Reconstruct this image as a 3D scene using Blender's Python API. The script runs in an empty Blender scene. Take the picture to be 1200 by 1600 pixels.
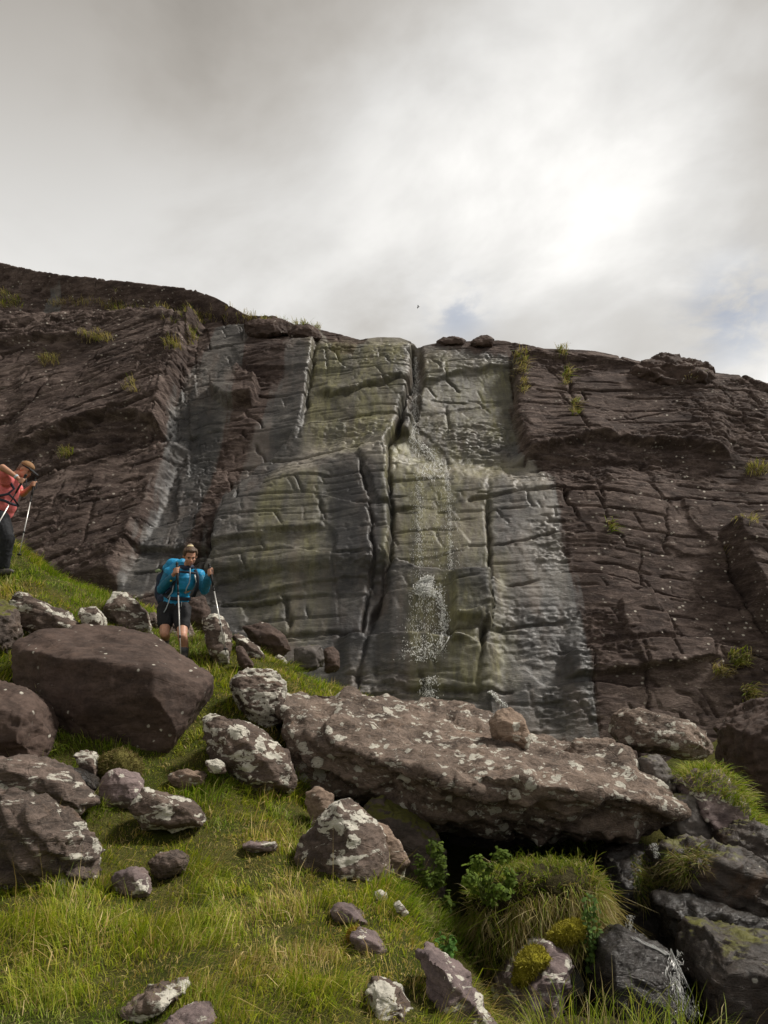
import bpy, bmesh, math, random
import numpy as np
from mathutils import Vector, Matrix
R_ = math.radians
sc = bpy.context.scene
col = sc.collection
random.seed(7)
rng = np.random.default_rng(11)

# ------------------------------------------------------------------ camera
PITCH = R_(15.0)
FPX = 1209.0                      # focal length in pixels of the 1200 x 1600 photograph
cam_d = bpy.data.cameras.new('camera')
cam = bpy.data.objects.new('camera', cam_d)
col.objects.link(cam)
cam_d.sensor_fit = 'VERTICAL'
cam_d.sensor_height = 36.0
cam_d.lens = 36.0 * FPX / 1600.0
cam_d.clip_end = 2000.0
cam_d.clip_start = 0.05
cam.location = (0, 0, 0)
cam.rotation_euler = (R_(90) + PITCH, 0, 0)
sc.camera = cam

# ------------------------------------------------------------------ sky, sun, exposure
SUN_EL, SUN_AZ = R_(54.0), R_(84.0)       # azimuth measured from +Y towards +X
SUN_STRENGTH, SUN_ANGLE = 4.2, R_(13.0)
SKY_GAIN = 1.05
sun_dir = Vector((math.sin(SUN_AZ) * math.cos(SUN_EL), math.cos(SUN_AZ) * math.cos(SUN_EL), math.sin(SUN_EL)))
sun_d = bpy.data.lights.new('sun', 'SUN')
sun_d.energy = SUN_STRENGTH
sun_d.angle = SUN_ANGLE
sun_d.color = (1.0, 0.95, 0.87)
sun = bpy.data.objects.new('sun', sun_d)
col.objects.link(sun)
sun.rotation_euler = sun_dir.to_track_quat('Z', 'Y').to_euler()
sun.location = (0, 0, 30)

vs = sc.view_settings
vs.view_transform = 'Standard'
vs.look = 'None'
vs.exposure = 0.0
vs.gamma = 1.0
vs.use_curve_mapping = False
cy_ = sc.cycles
cy_.max_bounces = 5
cy_.diffuse_bounces = 2
cy_.glossy_bounces = 2
cy_.transmission_bounces = 3
cy_.transparent_max_bounces = 4
cy_.use_adaptive_sampling = True
cy_.adaptive_threshold = 0.02


class NT:
    """small helper around a node tree"""
    def __init__(self, tree):
        self.t = tree
    def n(self, typ, ins=None, **props):
        nd = self.t.nodes.new(typ)
        for k, v in props.items():
            setattr(nd, k, v)
        for k, v in (ins or {}).items():
            s = nd.inputs[k]
            if isinstance(v, bpy.types.NodeSocket):
                self.t.links.new(v, s)
            else:
                if isinstance(v, (tuple, list)) and len(v) == 3 and s.type == 'RGBA':
                    v = (*v, 1.0)
                s.default_value = v
        return nd
    def link(self, a, b):
        self.t.links.new(a, b)
    def math(self, op, a, b=0.0, c=None, clamp=False):
        ins = {0: a, 1: b}
        if c is not None:
            ins[2] = c
        nd = self.n('ShaderNodeMath', ins, operation=op)
        nd.use_clamp = clamp
        return nd.outputs[0]
    def noise(self, vec, scale, detail=6.0, rough=0.6, dist=0.0, lac=2.0):
        return self.n('ShaderNodeTexNoise', {'Vector': vec, 'Scale': scale, 'Detail': detail, 'Roughness': rough,
                                             'Lacunarity': lac, 'Distortion': dist}).outputs['Fac']
    def ss(self, v, a, b, lo=0.0, hi=1.0):
        nd = self.n('ShaderNodeMapRange', {'Value': v, 'From Min': a, 'From Max': b, 'To Min': lo, 'To Max': hi})
        nd.interpolation_type = 'SMOOTHSTEP'
        return nd.outputs[0]
    def mix(self, f, a, b, typ='MIX'):
        nd = self.n('ShaderNodeMix', {}, data_type='RGBA', blend_type=typ)
        for s, v in ((nd.inputs[0], f), (nd.inputs[6], a), (nd.inputs[7], b)):
            if isinstance(v, bpy.types.NodeSocket):
                self.t.links.new(v, s)
            else:
                if isinstance(v, (tuple, list)) and len(v) == 3:
                    v = (*v, 1.0)
                s.default_value = v
        return nd.outputs[2]
    def mapping(self, vec, scale=(1, 1, 1), rot=(0, 0, 0), loc=(0, 0, 0)):
        return self.n('ShaderNodeMapping', {'Vector': vec, 'Scale': scale, 'Rotation': rot, 'Location': loc}).outputs[0]
    def ramp(self, fac, stops):
        nd = self.n('ShaderNodeValToRGB', {'Fac': fac})
        cr = nd.color_ramp
        while len(cr.elements) < len(stops):
            cr.elements.new(0.5)
        for e, (p, c) in zip(cr.elements, stops):
            e.position = p
            e.color = (*c, 1.0) if len(c) == 3 else c
        return nd.outputs[0]


def P_dir(px, py):
    xc, yc = (px - 600.0) / FPX, (800.0 - py) / FPX
    return tuple(Vector((xc, math.cos(PITCH) - yc * math.sin(PITCH), math.sin(PITCH) + yc * math.cos(PITCH))).normalized())


world = bpy.data.worlds.new('World')
sc.world = world
world.use_nodes = True
wt = world.node_tree
wt.nodes.clear()
W = NT(wt)
sky = W.n('ShaderNodeTexSky', sky_type='NISHITA')
sky.sun_disc = False
sky.sun_elevation = SUN_EL
sky.sun_rotation = SUN_AZ
sky.altitude = 300.0
wdir = W.n('ShaderNodeTexCoord').outputs['Generated']
sep = W.n('ShaderNodeSeparateXYZ', {0: wdir})
zc = W.math('ADD', W.math('MAXIMUM', sep.outputs[2], 0.0), 0.22)
pl = W.n('ShaderNodeCombineXYZ', {0: W.math('DIVIDE', sep.outputs[0], zc), 1: W.math('DIVIDE', sep.outputs[1], zc), 2: 0.0}).outputs[0]
plm = W.mapping(pl, scale=(0.85, 0.75, 1.0), loc=(3.45, 1.15, 0.0), rot=(0, 0, R_(18)))
c1 = W.noise(plm, 1.0, 7.0, 0.52, 0.3)
c2 = W.noise(W.mapping(pl, scale=(1, 1, 1), loc=(7.3, 2.2, 1.0)), 3.2, 6.0, 0.55, 0.4)
dens = W.math('ADD', W.math('MULTIPLY', c1, 0.82), W.math('MULTIPLY', c2, 0.18))
lum = W.ss(dens, 0.38, 0.62, 0.76, 0.36)                 # thick cloud is darker
low = W.ss(sep.outputs[2], 0.36, 0.80, 1.12, 0.45)         # overcast brightens towards the hills here
lum = W.math('MULTIPLY', lum, low)
GLOW = Vector(P_dir(900, 250))
dotp = W.n('ShaderNodeVectorMath', {0: wdir, 1: tuple(GLOW)}, operation='DOT_PRODUCT').outputs['Value']
dotc = W.math('MAXIMUM', dotp, 0.0)
g1 = W.math('MULTIPLY', W.math('POWER', dotc, 50.0), 0.58)
g2 = W.math('MULTIPLY', W.math('POWER', dotc, 12.0), 0.30)
thin = W.ss(dens, 0.35, 0.65, 1.25, 0.55)
glow = W.math('MULTIPLY', W.math('ADD', g1, g2), thin)
lum = W.math('MULTIPLY', W.math('ADD', lum, glow), SKY_GAIN)
tint = W.mix(W.ss(lum, 0.3, 0.8), (1.0, 0.93, 0.84), (1.0, 0.985, 0.955))
cloud = W.mix(1.0, tint, W.n('ShaderNodeCombineColor', {0: lum, 1: lum, 2: lum}).outputs[0], 'MULTIPLY')
skyc = W.mix(1.0, sky.outputs[0], (0.12, 0.12, 0.12), 'MULTIPLY')
gap = W.ss(W.noise(W.mapping(pl, loc=(0.4, 5.9, 2.0)), 2.3, 5.0, 0.55, 0.2), 0.62, 0.72, 0.0, 0.75)
gap = W.math('MULTIPLY', gap, W.ss(sep.outputs[2], 0.62, 0.40))
for (gpx, gpy, pw) in ((1150, 490, 700.0), (715, 492, 1600.0)):
    gd = P_dir(gpx, gpy)
    gdt = W.math('MAXIMUM', W.n('ShaderNodeVectorMath', {0: wdir, 1: gd}, operation='DOT_PRODUCT').outputs['Value'], 0.0)
    gm = W.math('MULTIPLY', W.math('POWER', gdt, pw), W.ss(W.noise(W.mapping(pl, loc=(1.0, 2.0, 3.0)), 9.0, 6.0, 0.6, 0.3), 0.40, 0.62))
    gap = W.math('MAXIMUM', gap, W.math('MULTIPLY', gm, 0.42))
bg = W.n('ShaderNodeBackground', {'Color': W.mix(gap, cloud, skyc), 'Strength': 1.0})
wo = W.n('ShaderNodeOutputWorld', {'Surface': bg.outputs[0]})

# ------------------------------------------------------------------ maths helpers
CP, SP = math.cos(PITCH), math.sin(PITCH)


def P(px, py, Y):
    """world point seen at photo pixel (px, py) at forward distance Y"""
    xc, yc = (px - 600.0) / FPX, (800.0 - py) / FPX
    dy, dz = CP - yc * SP, SP + yc * CP
    t = Y / dy
    return np.array((xc * t, Y, dz * t))


def project(x, y, z):
    d = y * CP + z * SP
    v = -y * SP + z * CP
    return 600.0 + FPX * x / d, 800.0 - FPX * v / d


_prm = np.random.default_rng(99).permutation(4096).astype(np.int32)
_val = np.random.default_rng(98).uniform(-1, 1, 4096).astype(np.float32)


def _hash(ix, iy, iz, seed):
    a, b, c = (np.asarray(q).astype(np.int32) for q in (ix, iy, iz))
    return _prm[(_prm[(_prm[(a + seed * 131) & 4095] + b) & 4095] + c + seed * 17) & 4095] / 4095.0


def unit(a):
    return a / np.maximum(np.linalg.norm(a, axis=-1, keepdims=True), 1e-9)


def vnoise(x, y, z, seed=0):
    """value noise; a scalar z makes it two-dimensional"""
    x = np.asarray(x, np.float32)
    y = np.asarray(y, np.float32)
    flat = np.ndim(z) == 0
    zs = [int(math.floor(float(z) * 7.0))] if flat else None
    ix, iy = np.floor(x), np.floor(y)
    fx, fy = x - ix, y - iy
    fx = fx * fx * fx * (fx * (fx * 6 - 15) + 10)
    fy = fy * fy * fy * (fy * (fy * 6 - 15) + 10)
    ix = ix.astype(np.int32) + seed * 7
    iy = iy.astype(np.int32) + seed * 13
    if not flat:
        z = np.asarray(z, np.float32)
        iz = np.floor(z)
        fz = z - iz
        fz = fz * fz * fz * (fz * (fz * 6 - 15) + 10)
        iz = iz.astype(np.int32) + seed * 3
    px_ = (_prm[ix & 4095], _prm[(ix + 1) & 4095])
    def plane(zz):
        c = [[_val[_prm[(_prm[(px_[a] + iy + b) & 4095] + zz) & 4095]] for b in (0, 1)] for a in (0, 1)]
        return (c[0][0] * (1 - fy) + c[0][1] * fy) * (1 - fx) + (c[1][0] * (1 - fy) + c[1][1] * fy) * fx
    if flat:
        return plane(zs[0] + seed * 29)
    return plane(iz) * (1 - fz) + plane(iz + 1) * fz


def fbm(x, y, z, oct=5, gain=0.5, lac=2.03, seed=0, ridged=False):
    a, s, tot = 1.0, 0.0, 0.0
    for i in range(oct):
        v = vnoise(x, y, z, seed + i * 17)
        if ridged:
            v = 1 - 2 * np.abs(v)
        s = s + a * v
        tot += a
        a *= gain
        x, y, z = x * lac + 3.1, y * lac + 1.7, z * lac + 5.3
    return s / tot


def cells(x, y, seed=0, jit=0.85):
    """2-D cellular noise: distance to border, cell id values"""
    ix, iy = np.floor(x), np.floor(y)
    f1 = np.full(x.shape, 9.0)
    f2 = np.full(x.shape, 9.0)
    idv = np.zeros(x.shape)
    cx = np.zeros(x.shape)
    cy = np.zeros(x.shape)
    for a in (-1, 0, 1):
        for b in (-1, 0, 1):
            jx, jy = ix + a, iy + b
            hx = _hash(jx, jy, jx * 0, seed)
            hy = _hash(jx, jy, jx * 0 + 1, seed)
            qx, qy = jx + 0.5 + (hx - 0.5) * jit, jy + 0.5 + (hy - 0.5) * jit
            d = np.hypot(x - qx, y - qy)
            near = d < f1
            f2 = np.where(near, f1, np.minimum(f2, d))
            idv = np.where(near, _hash(jx, jy, jx * 0 + 2, seed), idv)
            cx = np.where(near, x - qx, cx)
            cy = np.where(near, y - qy, cy)
            f1 = np.where(near, d, f1)
    return f2 - f1, idv, cx, cy


def cells3(x, y, z, seed=0):
    """3-D cellular noise: border distance and cell id"""
    ix, iy, iz = np.floor(x), np.floor(y), np.floor(z)
    f1 = np.full(x.shape, 9.0)
    f2 = np.full(x.shape, 9.0)
    idv = np.zeros(x.shape)
    for a in (-1, 0, 1):
        for b in (-1, 0, 1):
            for c in (-1, 0, 1):
                jx, jy, jz = ix + a, iy + b, iz + c
                qx = jx + 0.1 + 0.8 * _hash(jx, jy, jz, seed)
                qy = jy + 0.1 + 0.8 * _hash(jy, jz, jx, seed + 1)
                qz = jz + 0.1 + 0.8 * _hash(jz, jx, jy, seed + 2)
                d = (x - qx) ** 2 + (y - qy) ** 2 + (z - qz) ** 2
                near = d < f1
                f2 = np.where(near, f1, np.minimum(f2, d))
                idv = np.where(near, qx - jx, idv)
                f1 = np.where(near, d, f1)
    return np.sqrt(f2) - np.sqrt(f1), (idv - 0.1) / 0.8


def sstep(a, b, v):
    t = np.clip((v - a) / (b - a), 0, 1)
    return t * t * (3 - 2 * t)


def mesh_from(name, verts, faces, mat=None, smooth=True, attrs=None, loc=None):
    """verts (n,3) array, faces (m,k) array or list of lists"""
    me = bpy.data.meshes.new(name)
    verts = np.asarray(verts, np.float32)
    if loc is not None:
        verts = verts - np.asarray(loc, np.float32)
    if isinstance(faces, np.ndarray):
        m, k = faces.shape
        me.vertices.add(len(verts))
        me.vertices.foreach_set('co', verts.ravel())
        me.loops.add(m * k)
        me.loops.foreach_set('vertex_index', faces.astype(np.int32).ravel())
        me.polygons.add(m)
        me.polygons.foreach_set('loop_start', np.arange(0, m * k, k, dtype=np.int32))
        me.update(calc_edges=True)
    else:
        me.from_pydata(verts.tolist(), [], faces)
        me.update()
    if smooth:
        me.polygons.foreach_set('use_smooth', np.ones(len(me.polygons), bool))
    for k, v in (attrs or {}).items():
        v = np.asarray(v, np.float32)
        if v.ndim == 1:
            a = me.attributes.new(k, 'FLOAT', 'POINT')
            a.data.foreach_set('value', v)
        else:
            a = me.attributes.new(k, 'FLOAT_COLOR', 'POINT')
            a.data.foreach_set('color', v.ravel())
    if mat:
        me.materials.append(mat)
    return me


def obj(name, me, parent=None, loc=None):
    o = bpy.data.objects.new(name, me)
    col.objects.link(o)
    if loc is not None:
        o.location = loc
    if parent is not None:
        o.parent = parent
    return o


def tag(o, label=None, cat=None, group=None, kind=None):
    for k, v in (('label', label), ('category', cat), ('group', group), ('kind', kind)):
        if v:
            o[k] = v
    return o


def empty(name, loc, label, cat, group=None):
    o = bpy.data.objects.new(name, None)
    col.objects.link(o)
    o.location = loc
    o.empty_display_size = 0.2
    return tag(o, label, cat, group)


def bake(o):
    """evaluate modifiers to arrays (verts, quads/tris as lists) and drop the object"""
    dg = bpy.context.evaluated_depsgraph_get()
    dg.update()
    me = bpy.data.meshes.new_from_object(o.evaluated_get(dg))
    old = o.data
    bpy.data.objects.remove(o)
    bpy.data.meshes.remove(old)
    return me


def get_v(me):
    a = np.empty(len(me.vertices) * 3, np.float32)
    me.vertices.foreach_get('co', a)
    return a.reshape(-1, 3).astype(float)


def get_n(me):
    a = np.empty(len(me.vertices) * 3, np.float32)
    me.vertex_normals.foreach_get('vector', a)
    return a.reshape(-1, 3).astype(float)


def set_v(me, v):
    me.vertices.foreach_set('co', np.asarray(v, np.float32).ravel())
    me.update()

# ------------------------------------------------------------------ materials


def new_mat(name):
    m = bpy.data.materials.new(name)
    m.use_nodes = True
    m.node_tree.nodes.clear()
    return m, NT(m.node_tree)


def out(T, shader):
    T.n('ShaderNodeOutputMaterial', {'Surface': shader})


def plain(name, c, rough=0.7, spec=0.4, metal=0.0, bump=0.0, bscale=60.0, var=0.0):
    m, T = new_mat(name)
    co = T.n('ShaderNodeTexCoord').outputs['Object']
    ins = {'Roughness': rough, 'Metallic': metal, 'Specular IOR Level': spec}
    nz = T.noise(co, bscale, 4.0)
    cc = T.mix(T.ss(nz, 0.3, 0.7), tuple(x * (1 - var) for x in c), tuple(min(1, x * (1 + var)) for x in c))
    ins['Base Color'] = cc
    if bump:
        ins['Normal'] = T.n('ShaderNodeBump', {'Strength': 1.0, 'Distance': bump, 'Height': nz}).outputs[0]
    out(T, T.n('ShaderNodeBsdfPrincipled', ins).outputs[0])
    return m


def rock_mat(name, dark=(0.052, 0.037, 0.030), light=(0.17, 0.125, 0.10), lich=0.25, lscale=3.0, spots=0.5, moss=0.0,
             rough=0.85, bed=(1.0, 1.0, 3.0), bedrot=(0.0, 0.35, 0.0), bumpd=0.03, lcol=(0.70, 0.67, 0.58), rust=0.15, bedamt=0.5):
    m, T = new_mat(name)
    oi = T.n('ShaderNodeObjectInfo').outputs['Random']
    off = T.math('MULTIPLY', oi, 60.0)
    co = T.n('ShaderNodeVectorMath', {0: T.n('ShaderNodeTexCoord').outputs['Object'],
                                      1: T.n('ShaderNodeCombineXYZ', {0: off, 1: off, 2: off}).outputs[0]}, operation='ADD').outputs[0]
    cb = T.mapping(co, scale=bed, rot=bedrot)
    big = T.noise(co, 1.3, 5.0, 0.6)
    mid = T.noise(cb, 5.0, 9.0, 0.68, 0.4)
    fine = T.noise(co, 42.0, 6.0, 0.7)
    tone = T.math('ADD', T.math('MULTIPLY', big, 0.35), T.math('ADD', T.math('MULTIPLY', mid, 0.4), T.math('MULTIPLY', fine, 0.25)))
    base = T.mix(T.ss(tone, 0.39, 0.62), dark, light)
    # rusty / ochre bloom
    rn = T.ss(T.noise(co, 2.1, 6.0, 0.65, 0.5), 0.56, 0.72)
    base = T.mix(T.math('MULTIPLY', rn, rust), base, (0.27, 0.15, 0.075))
    # crusty lichen patches, crisp edges
    l1 = T.noise(T.mapping(cb, loc=(4.2, 1.1, 7.7)), lscale, 8.0, 0.62, 0.35)
    th = 0.735 - 0.24 * lich
    pat = T.ss(l1, th, th + 0.025)
    vr = T.n('ShaderNodeTexVoronoi', {'Vector': T.mapping(co, loc=(1.3, 6.1, 2.9)), 'Scale': lscale * 1.7, 'Randomness': 1.0})
    rnd = T.n('ShaderNodeSeparateColor', {0: vr.outputs['Color']}).outputs[0]
    rad = T.math('MULTIPLY', T.math('SUBTRACT', rnd, 1.0 - 0.75 * lich), 1.1)
    wob_ = T.math('MULTIPLY', T.math('SUBTRACT', T.noise(co, lscale * 4.0, 5.0, 0.6), 0.5), 0.6)
    colony = T.ss(T.math('SUBTRACT', T.math('ADD', vr.outputs['Distance'], wob_), rad), 0.025, -0.015)
    pat = T.math('MAXIMUM', pat, colony)
    holes = T.ss(T.noise(co, 24.0, 4.0, 0.6), 0.36, 0.44)
    pat = T.math('MULTIPLY', pat, holes)
    vor = T.n('ShaderNodeTexVoronoi', {'Vector': T.mapping(co, loc=(9, 3, 2)), 'Scale': 9.0, 'Randomness': 1.0})
    sp = T.ss(T.math('ADD', vor.outputs['Distance'], T.math('MULTIPLY', fine, 0.22)), 0.30, 0.22)
    sp = T.math('MULTIPLY', sp, T.ss(T.noise(co, 2.4, 3.0), 0.62 - 0.2 * spots, 0.70 - 0.2 * spots))
    lm = T.math('MAXIMUM', pat, T.math('MULTIPLY', sp, 0.9 if spots > 0 else 0.0))
    lc = T.mix(T.ss(T.noise(co, 11.0, 5.0), 0.35, 0.65), tuple(x * 0.72 for x in lcol), lcol)
    lc = T.mix(T.math('MULTIPLY', fine, 0.3), lc, (0.26, 0.25, 0.19))
    base = T.mix(T.math('MULTIPLY', lm, 0.9), base, lc)
    geo = T.n('ShaderNodeNewGeometry')
    nz = T.n('ShaderNodeSeparateXYZ', {0: geo.outputs['Normal']}).outputs[2]
    if moss > 0:
        mm = T.math('MULTIPLY', T.ss(T.math('ADD', nz, T.math('MULTIPLY', T.noise(co, 5.0, 5.0), 0.9)), 1.42 - moss, 1.62 - moss), 1.0)
        mcol = T.mix(fine, (0.05, 0.055, 0.012), (0.16, 0.15, 0.035))
        base = T.mix(mm, base, mcol)
    h = T.math('ADD', T.math('MULTIPLY', mid, 0.75 * (1 + bedamt)), T.math('MULTIPLY', fine, 0.22))
    h = T.math('ADD', h, T.math('MULTIPLY', lm, 0.05))
    crk = T.n('ShaderNodeTexVoronoi', {'Vector': T.mapping(cb, loc=(2, 8, 5)), 'Scale': 1.7}, feature='DISTANCE_TO_EDGE').outputs['Distance']
    h = T.math('ADD', h, T.math('MULTIPLY', T.ss(crk, 0.0, 0.02), 0.12))
    bump = T.n('ShaderNodeBump', {'Strength': 0.9, 'Distance': bumpd, 'Height': h}).outputs[0]
    b = T.n('ShaderNodeBsdfPrincipled', {'Base Color': base, 'Roughness': rough, 'Specular IOR Level': 0.35, 'Normal': bump})
    out(T, b.outputs[0])
    return m


M = {}
M['brown'] = rock_mat('rock_plain_brown', dark=(0.036, 0.023, 0.018), light=(0.105, 0.07, 0.056), lich=0.05, lscale=4.0, spots=0.55, bumpd=0.014, rust=0.05, bedamt=0.0)
M['mottled'] = rock_mat('rock_mottled_lichen', lich=0.74, lscale=3.6, spots=0.5, bumpd=0.03)
M['pale'] = rock_mat('rock_pale_crust', lich=0.95, lscale=3.2, spots=0.4, bumpd=0.03)
M['slab'] = rock_mat('rock_rough_slab', dark=(0.075, 0.056, 0.045), light=(0.28, 0.21, 0.165), lich=0.62, lscale=4.5, spots=0.75, bed=(1.5, 1.5, 3.2), bedrot=(0.3, 0.5, 0.0), bumpd=0.06, rust=0.22)
M['striped'] = rock_mat('rock_banded', dark=(0.06, 0.046, 0.038), light=(0.23, 0.17, 0.14), lich=0.62, lscale=2.6, spots=0.2, bed=(1.0, 1.0, 5.0), bedrot=(0.2, 0.65, 0.0), bumpd=0.05, rust=0.25)
M['purple'] = rock_mat('rock_purple_grey', dark=(0.10, 0.075, 0.075), light=(0.24, 0.182, 0.172), lich=0.6, lscale=5.0, spots=0.4, bumpd=0.025, rust=0.1)
M['mossy'] = rock_mat('rock_mossy', dark=(0.05, 0.04, 0.034), light=(0.13, 0.10, 0.085), lich=0.1, moss=0.5, bumpd=0.03)
M['grey'] = rock_mat('rock_smooth_grey', dark=(0.07, 0.06, 0.054), light=(0.15, 0.13, 0.118), lich=0.0, spots=0.25, moss=0.12, bumpd=0.012, rough=0.7, bedamt=0.0)
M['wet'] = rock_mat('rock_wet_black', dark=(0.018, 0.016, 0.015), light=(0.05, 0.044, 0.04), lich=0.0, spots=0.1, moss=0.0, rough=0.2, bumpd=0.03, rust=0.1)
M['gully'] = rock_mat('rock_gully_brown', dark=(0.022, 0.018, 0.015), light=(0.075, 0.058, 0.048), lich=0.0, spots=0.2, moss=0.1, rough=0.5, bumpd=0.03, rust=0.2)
M['tan'] = rock_mat('rock_warm_lichen', dark=(0.12, 0.082, 0.06), light=(0.32, 0.235, 0.175), lich=0.55, lscale=5.0, spots=0.5, bumpd=0.03, rust=0.4)

# ------------------------------------------------------------------ cliff: one rock face leaning back, with steps, ledges and joints
YB, KL = 15.0, 0.5
NRM = np.array((0.0, -1.0, KL)) / math.hypot(1, KL)
SKY = [(-900, 330), (-300, 372), (-100, 402), (0, 411), (60, 425), (110, 432), (160, 437), (205, 442), (260, 447), (300, 452), (335, 466), (365, 481), (390, 492),
       (430, 497), (455, 507), (480, 513), (520, 523), (560, 533), (590, 530), (625, 531), (642, 537), (652, 546), (676, 541), (700, 537), (780, 534), (820, 541),
       (850, 548), (880, 549), (930, 553), (960, 560), (1000, 571), (1060, 575), (1120, 588), (1160, 591), (1200, 605), (1400, 650), (2000, 760)]


def plane_hit(px, py):
    xc, yc = (px - 600.0) / FPX, (800.0 - py) / FPX
    dy, dz = CP - yc * SP, SP + yc * CP
    t = YB / (dy - KL * dz)
    return xc * t, dz * t


_sk = np.array(SKY, float)
_sk[:, 1] -= 9 * (1 - sstep(360, 425, _sk[:, 0])) + 3.0
_su, _sz = plane_hit(_sk[:, 0], _sk[:, 1])
UU = np.concatenate([np.linspace(-30, -12.6, 60)[:-1], np.linspace(-12.6, 12.2, 830), np.linspace(12.2, 28, 60)[1:]])
NZ = 510
TT = np.linspace(0, 1, NZ)
Z0 = -2.2
rim = np.interp(UU, _su, _sz)
U, T_ = np.meshgrid(UU, TT)
S = Z0 + T_ * (rim[None, :] - Z0)
BX, BY, BZ = U.copy(), YB + KL * S, S.copy()
PX, PY = project(BX, BY, BZ)
# slightly wobbly drawing coordinates so that no edge is ruler straight
wob = fbm(BX * 0.9, BZ * 0.9, 0.0, 4, seed=3)
wob2 = fbm(BX * 0.9, BZ * 0.9, 7.0, 4, seed=5)
QX = PX + 6 * wob + 5 * fbm(BX * 4, BZ * 4, 1.0, 4, gain=0.6, seed=8)
QY = PY + 6 * wob2 + 4 * fbm(BX * 4, BZ * 4, 2.0, 4, gain=0.6, seed=9)
brk = sstep(-0.45, 0.1, fbm(BX * 0.8, BZ * 0.8, 22.0, 3, seed=15))


def vline(pts):
    a = np.array(sorted(pts, key=lambda p: p[1]), float)
    d = QX - np.interp(QY, a[:, 1], a[:, 0])
    f = sstep(a[0, 1] - 14, a[0, 1] + 8, QY) * (1 - sstep(a[-1, 1] - 8, a[-1, 1] + 14, QY))
    return d, f


def hline(pts, fade=(18, 12)):
    a = np.array(sorted(pts), float)
    d = QY - np.interp(QX, a[:, 0], a[:, 1])
    f = sstep(a[0, 0] - fade[0], a[0, 0] + fade[1], QX) * (1 - sstep(a[-1, 0] - fade[1], a[-1, 0] + fade[0], QX))
    return d, f


def step(df, amp, w=5.0, decay=120.0, side=-1):
    """raise the rock on one side of the line, easing back over `decay` pixels"""
    d, f = df
    d = d * side
    return amp * f * sstep(-w * 0.5, w * 0.5, d) * np.exp(-np.maximum(d, 0) / decay)


def groove(df, depth, w):
    d, f = df
    ww = np.maximum(w * (0.35 + 0.5 * (0.5 + 0.5 * wob) + 0.5 * fbm(BX * 2.2, BZ * 2.2, 6.0, 2, seed=19)), 0.6)
    return -depth * (0.25 + 0.75 * brk) * f * np.exp(-np.abs(d / ww) ** 1.5)


def poly(pts, w, QX_=None, QY_=None):
    """soft mask 0..1 inside a polygon"""
    qx = QX if QX_ is None else QX_
    qy = QY if QY_ is None else QY_
    a = np.array(pts, float)
    inside = np.zeros(qx.shape, bool)
    dist = np.full(qx.shape, 1e9)
    n = len(a)
    for i in range(n):
        x0, y0 = a[i]
        x1, y1 = a[(i + 1) % n]
        c = ((y0 > qy) != (y1 > qy)) & (qx < (x1 - x0) * (qy - y0) / ((y1 - y0) if y1 != y0 else 1e-9) + x0)
        inside ^= c
        ex, ey = x1 - x0, y1 - y0
        t = np.clip(((qx - x0) * ex + (qy - y0) * ey) / (ex * ex + ey * ey), 0, 1)
        dist = np.minimum(dist, np.hypot(qx - x0 - t * ex, qy - y0 - t * ey))
    sd = np.where(inside, dist, -dist)
    return sstep(-w * 0.5, w * 0.5, sd)


# stains: wet rock, algae, lichen
streak = fbm(BX * 3.2, BZ * 0.25, 0.0, 4, seed=21)
SX = PX + 16 * streak + 8 * wob
SY = PY + 14 * wob2
wetA = poly([(335, 508), (392, 505), (380, 560), (366, 640), (345, 700), (322, 760), (292, 850), (272, 925), (170, 935), (200, 880), (232, 800), (256, 730), (264, 660), (285, 600), (318, 555)], 40, SX, SY)
wetB = poly([(450, 545), (462, 515), (520, 515), (640, 520), (662, 545), (800, 555), (806, 640), (817, 715), (852, 760), (872, 850), (897, 950), (915, 1060), (930, 1170), (520, 1170), (310, 1120), (255, 960), (325, 860), (362, 760), (418, 655), (445, 600)], 46, SX, SY)
wetC = poly([(66, 420), (95, 420), (78, 462), (42, 466)], 14, SX, SY)
dryB = poly([(500, 520), (585, 528), (560, 550), (545, 575), (520, 570), (515, 545)], 20, SX, SY) * 0.8
wet = np.clip(np.maximum(np.maximum(wetA * 0.95, wetB), wetC) - dryB, 0, 1)
alg = np.zeros_like(wet)
for pts, a in (([(488, 545), (640, 535), (628, 650), (604, 720), (540, 745), (475, 705)], 0.75),
               ([(425, 765), (507, 770), (508, 860), (500, 1010), (430, 1005), (395, 900)], 0.6),
               ([(610, 690), (700, 685), (815, 735), (765, 765), (763, 905), (612, 893)], 1.0),
               ([(655, 560), (800, 570), (806, 690), (650, 695)], 0.72),
               ([(630, 930), (700, 925), (762, 985), (775, 1100), (640, 1110)], 0.8),
               ([(755, 880), (790, 880), (800, 1090), (755, 1090)], 0.6),
               ([(340, 870), (420, 860), (420, 1000), (370, 960)], 0.3)):
    alg = np.maximum(alg, a * poly(pts, 34, SX, SY))
alg *= 0.55 + 0.75 * sstep(-0.3, 0.35, streak + 0.4 * fbm(BX * 1.2, BZ * 1.2, 4.0, 4, seed=31))
alg = np.clip(alg, 0, 1)

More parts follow.
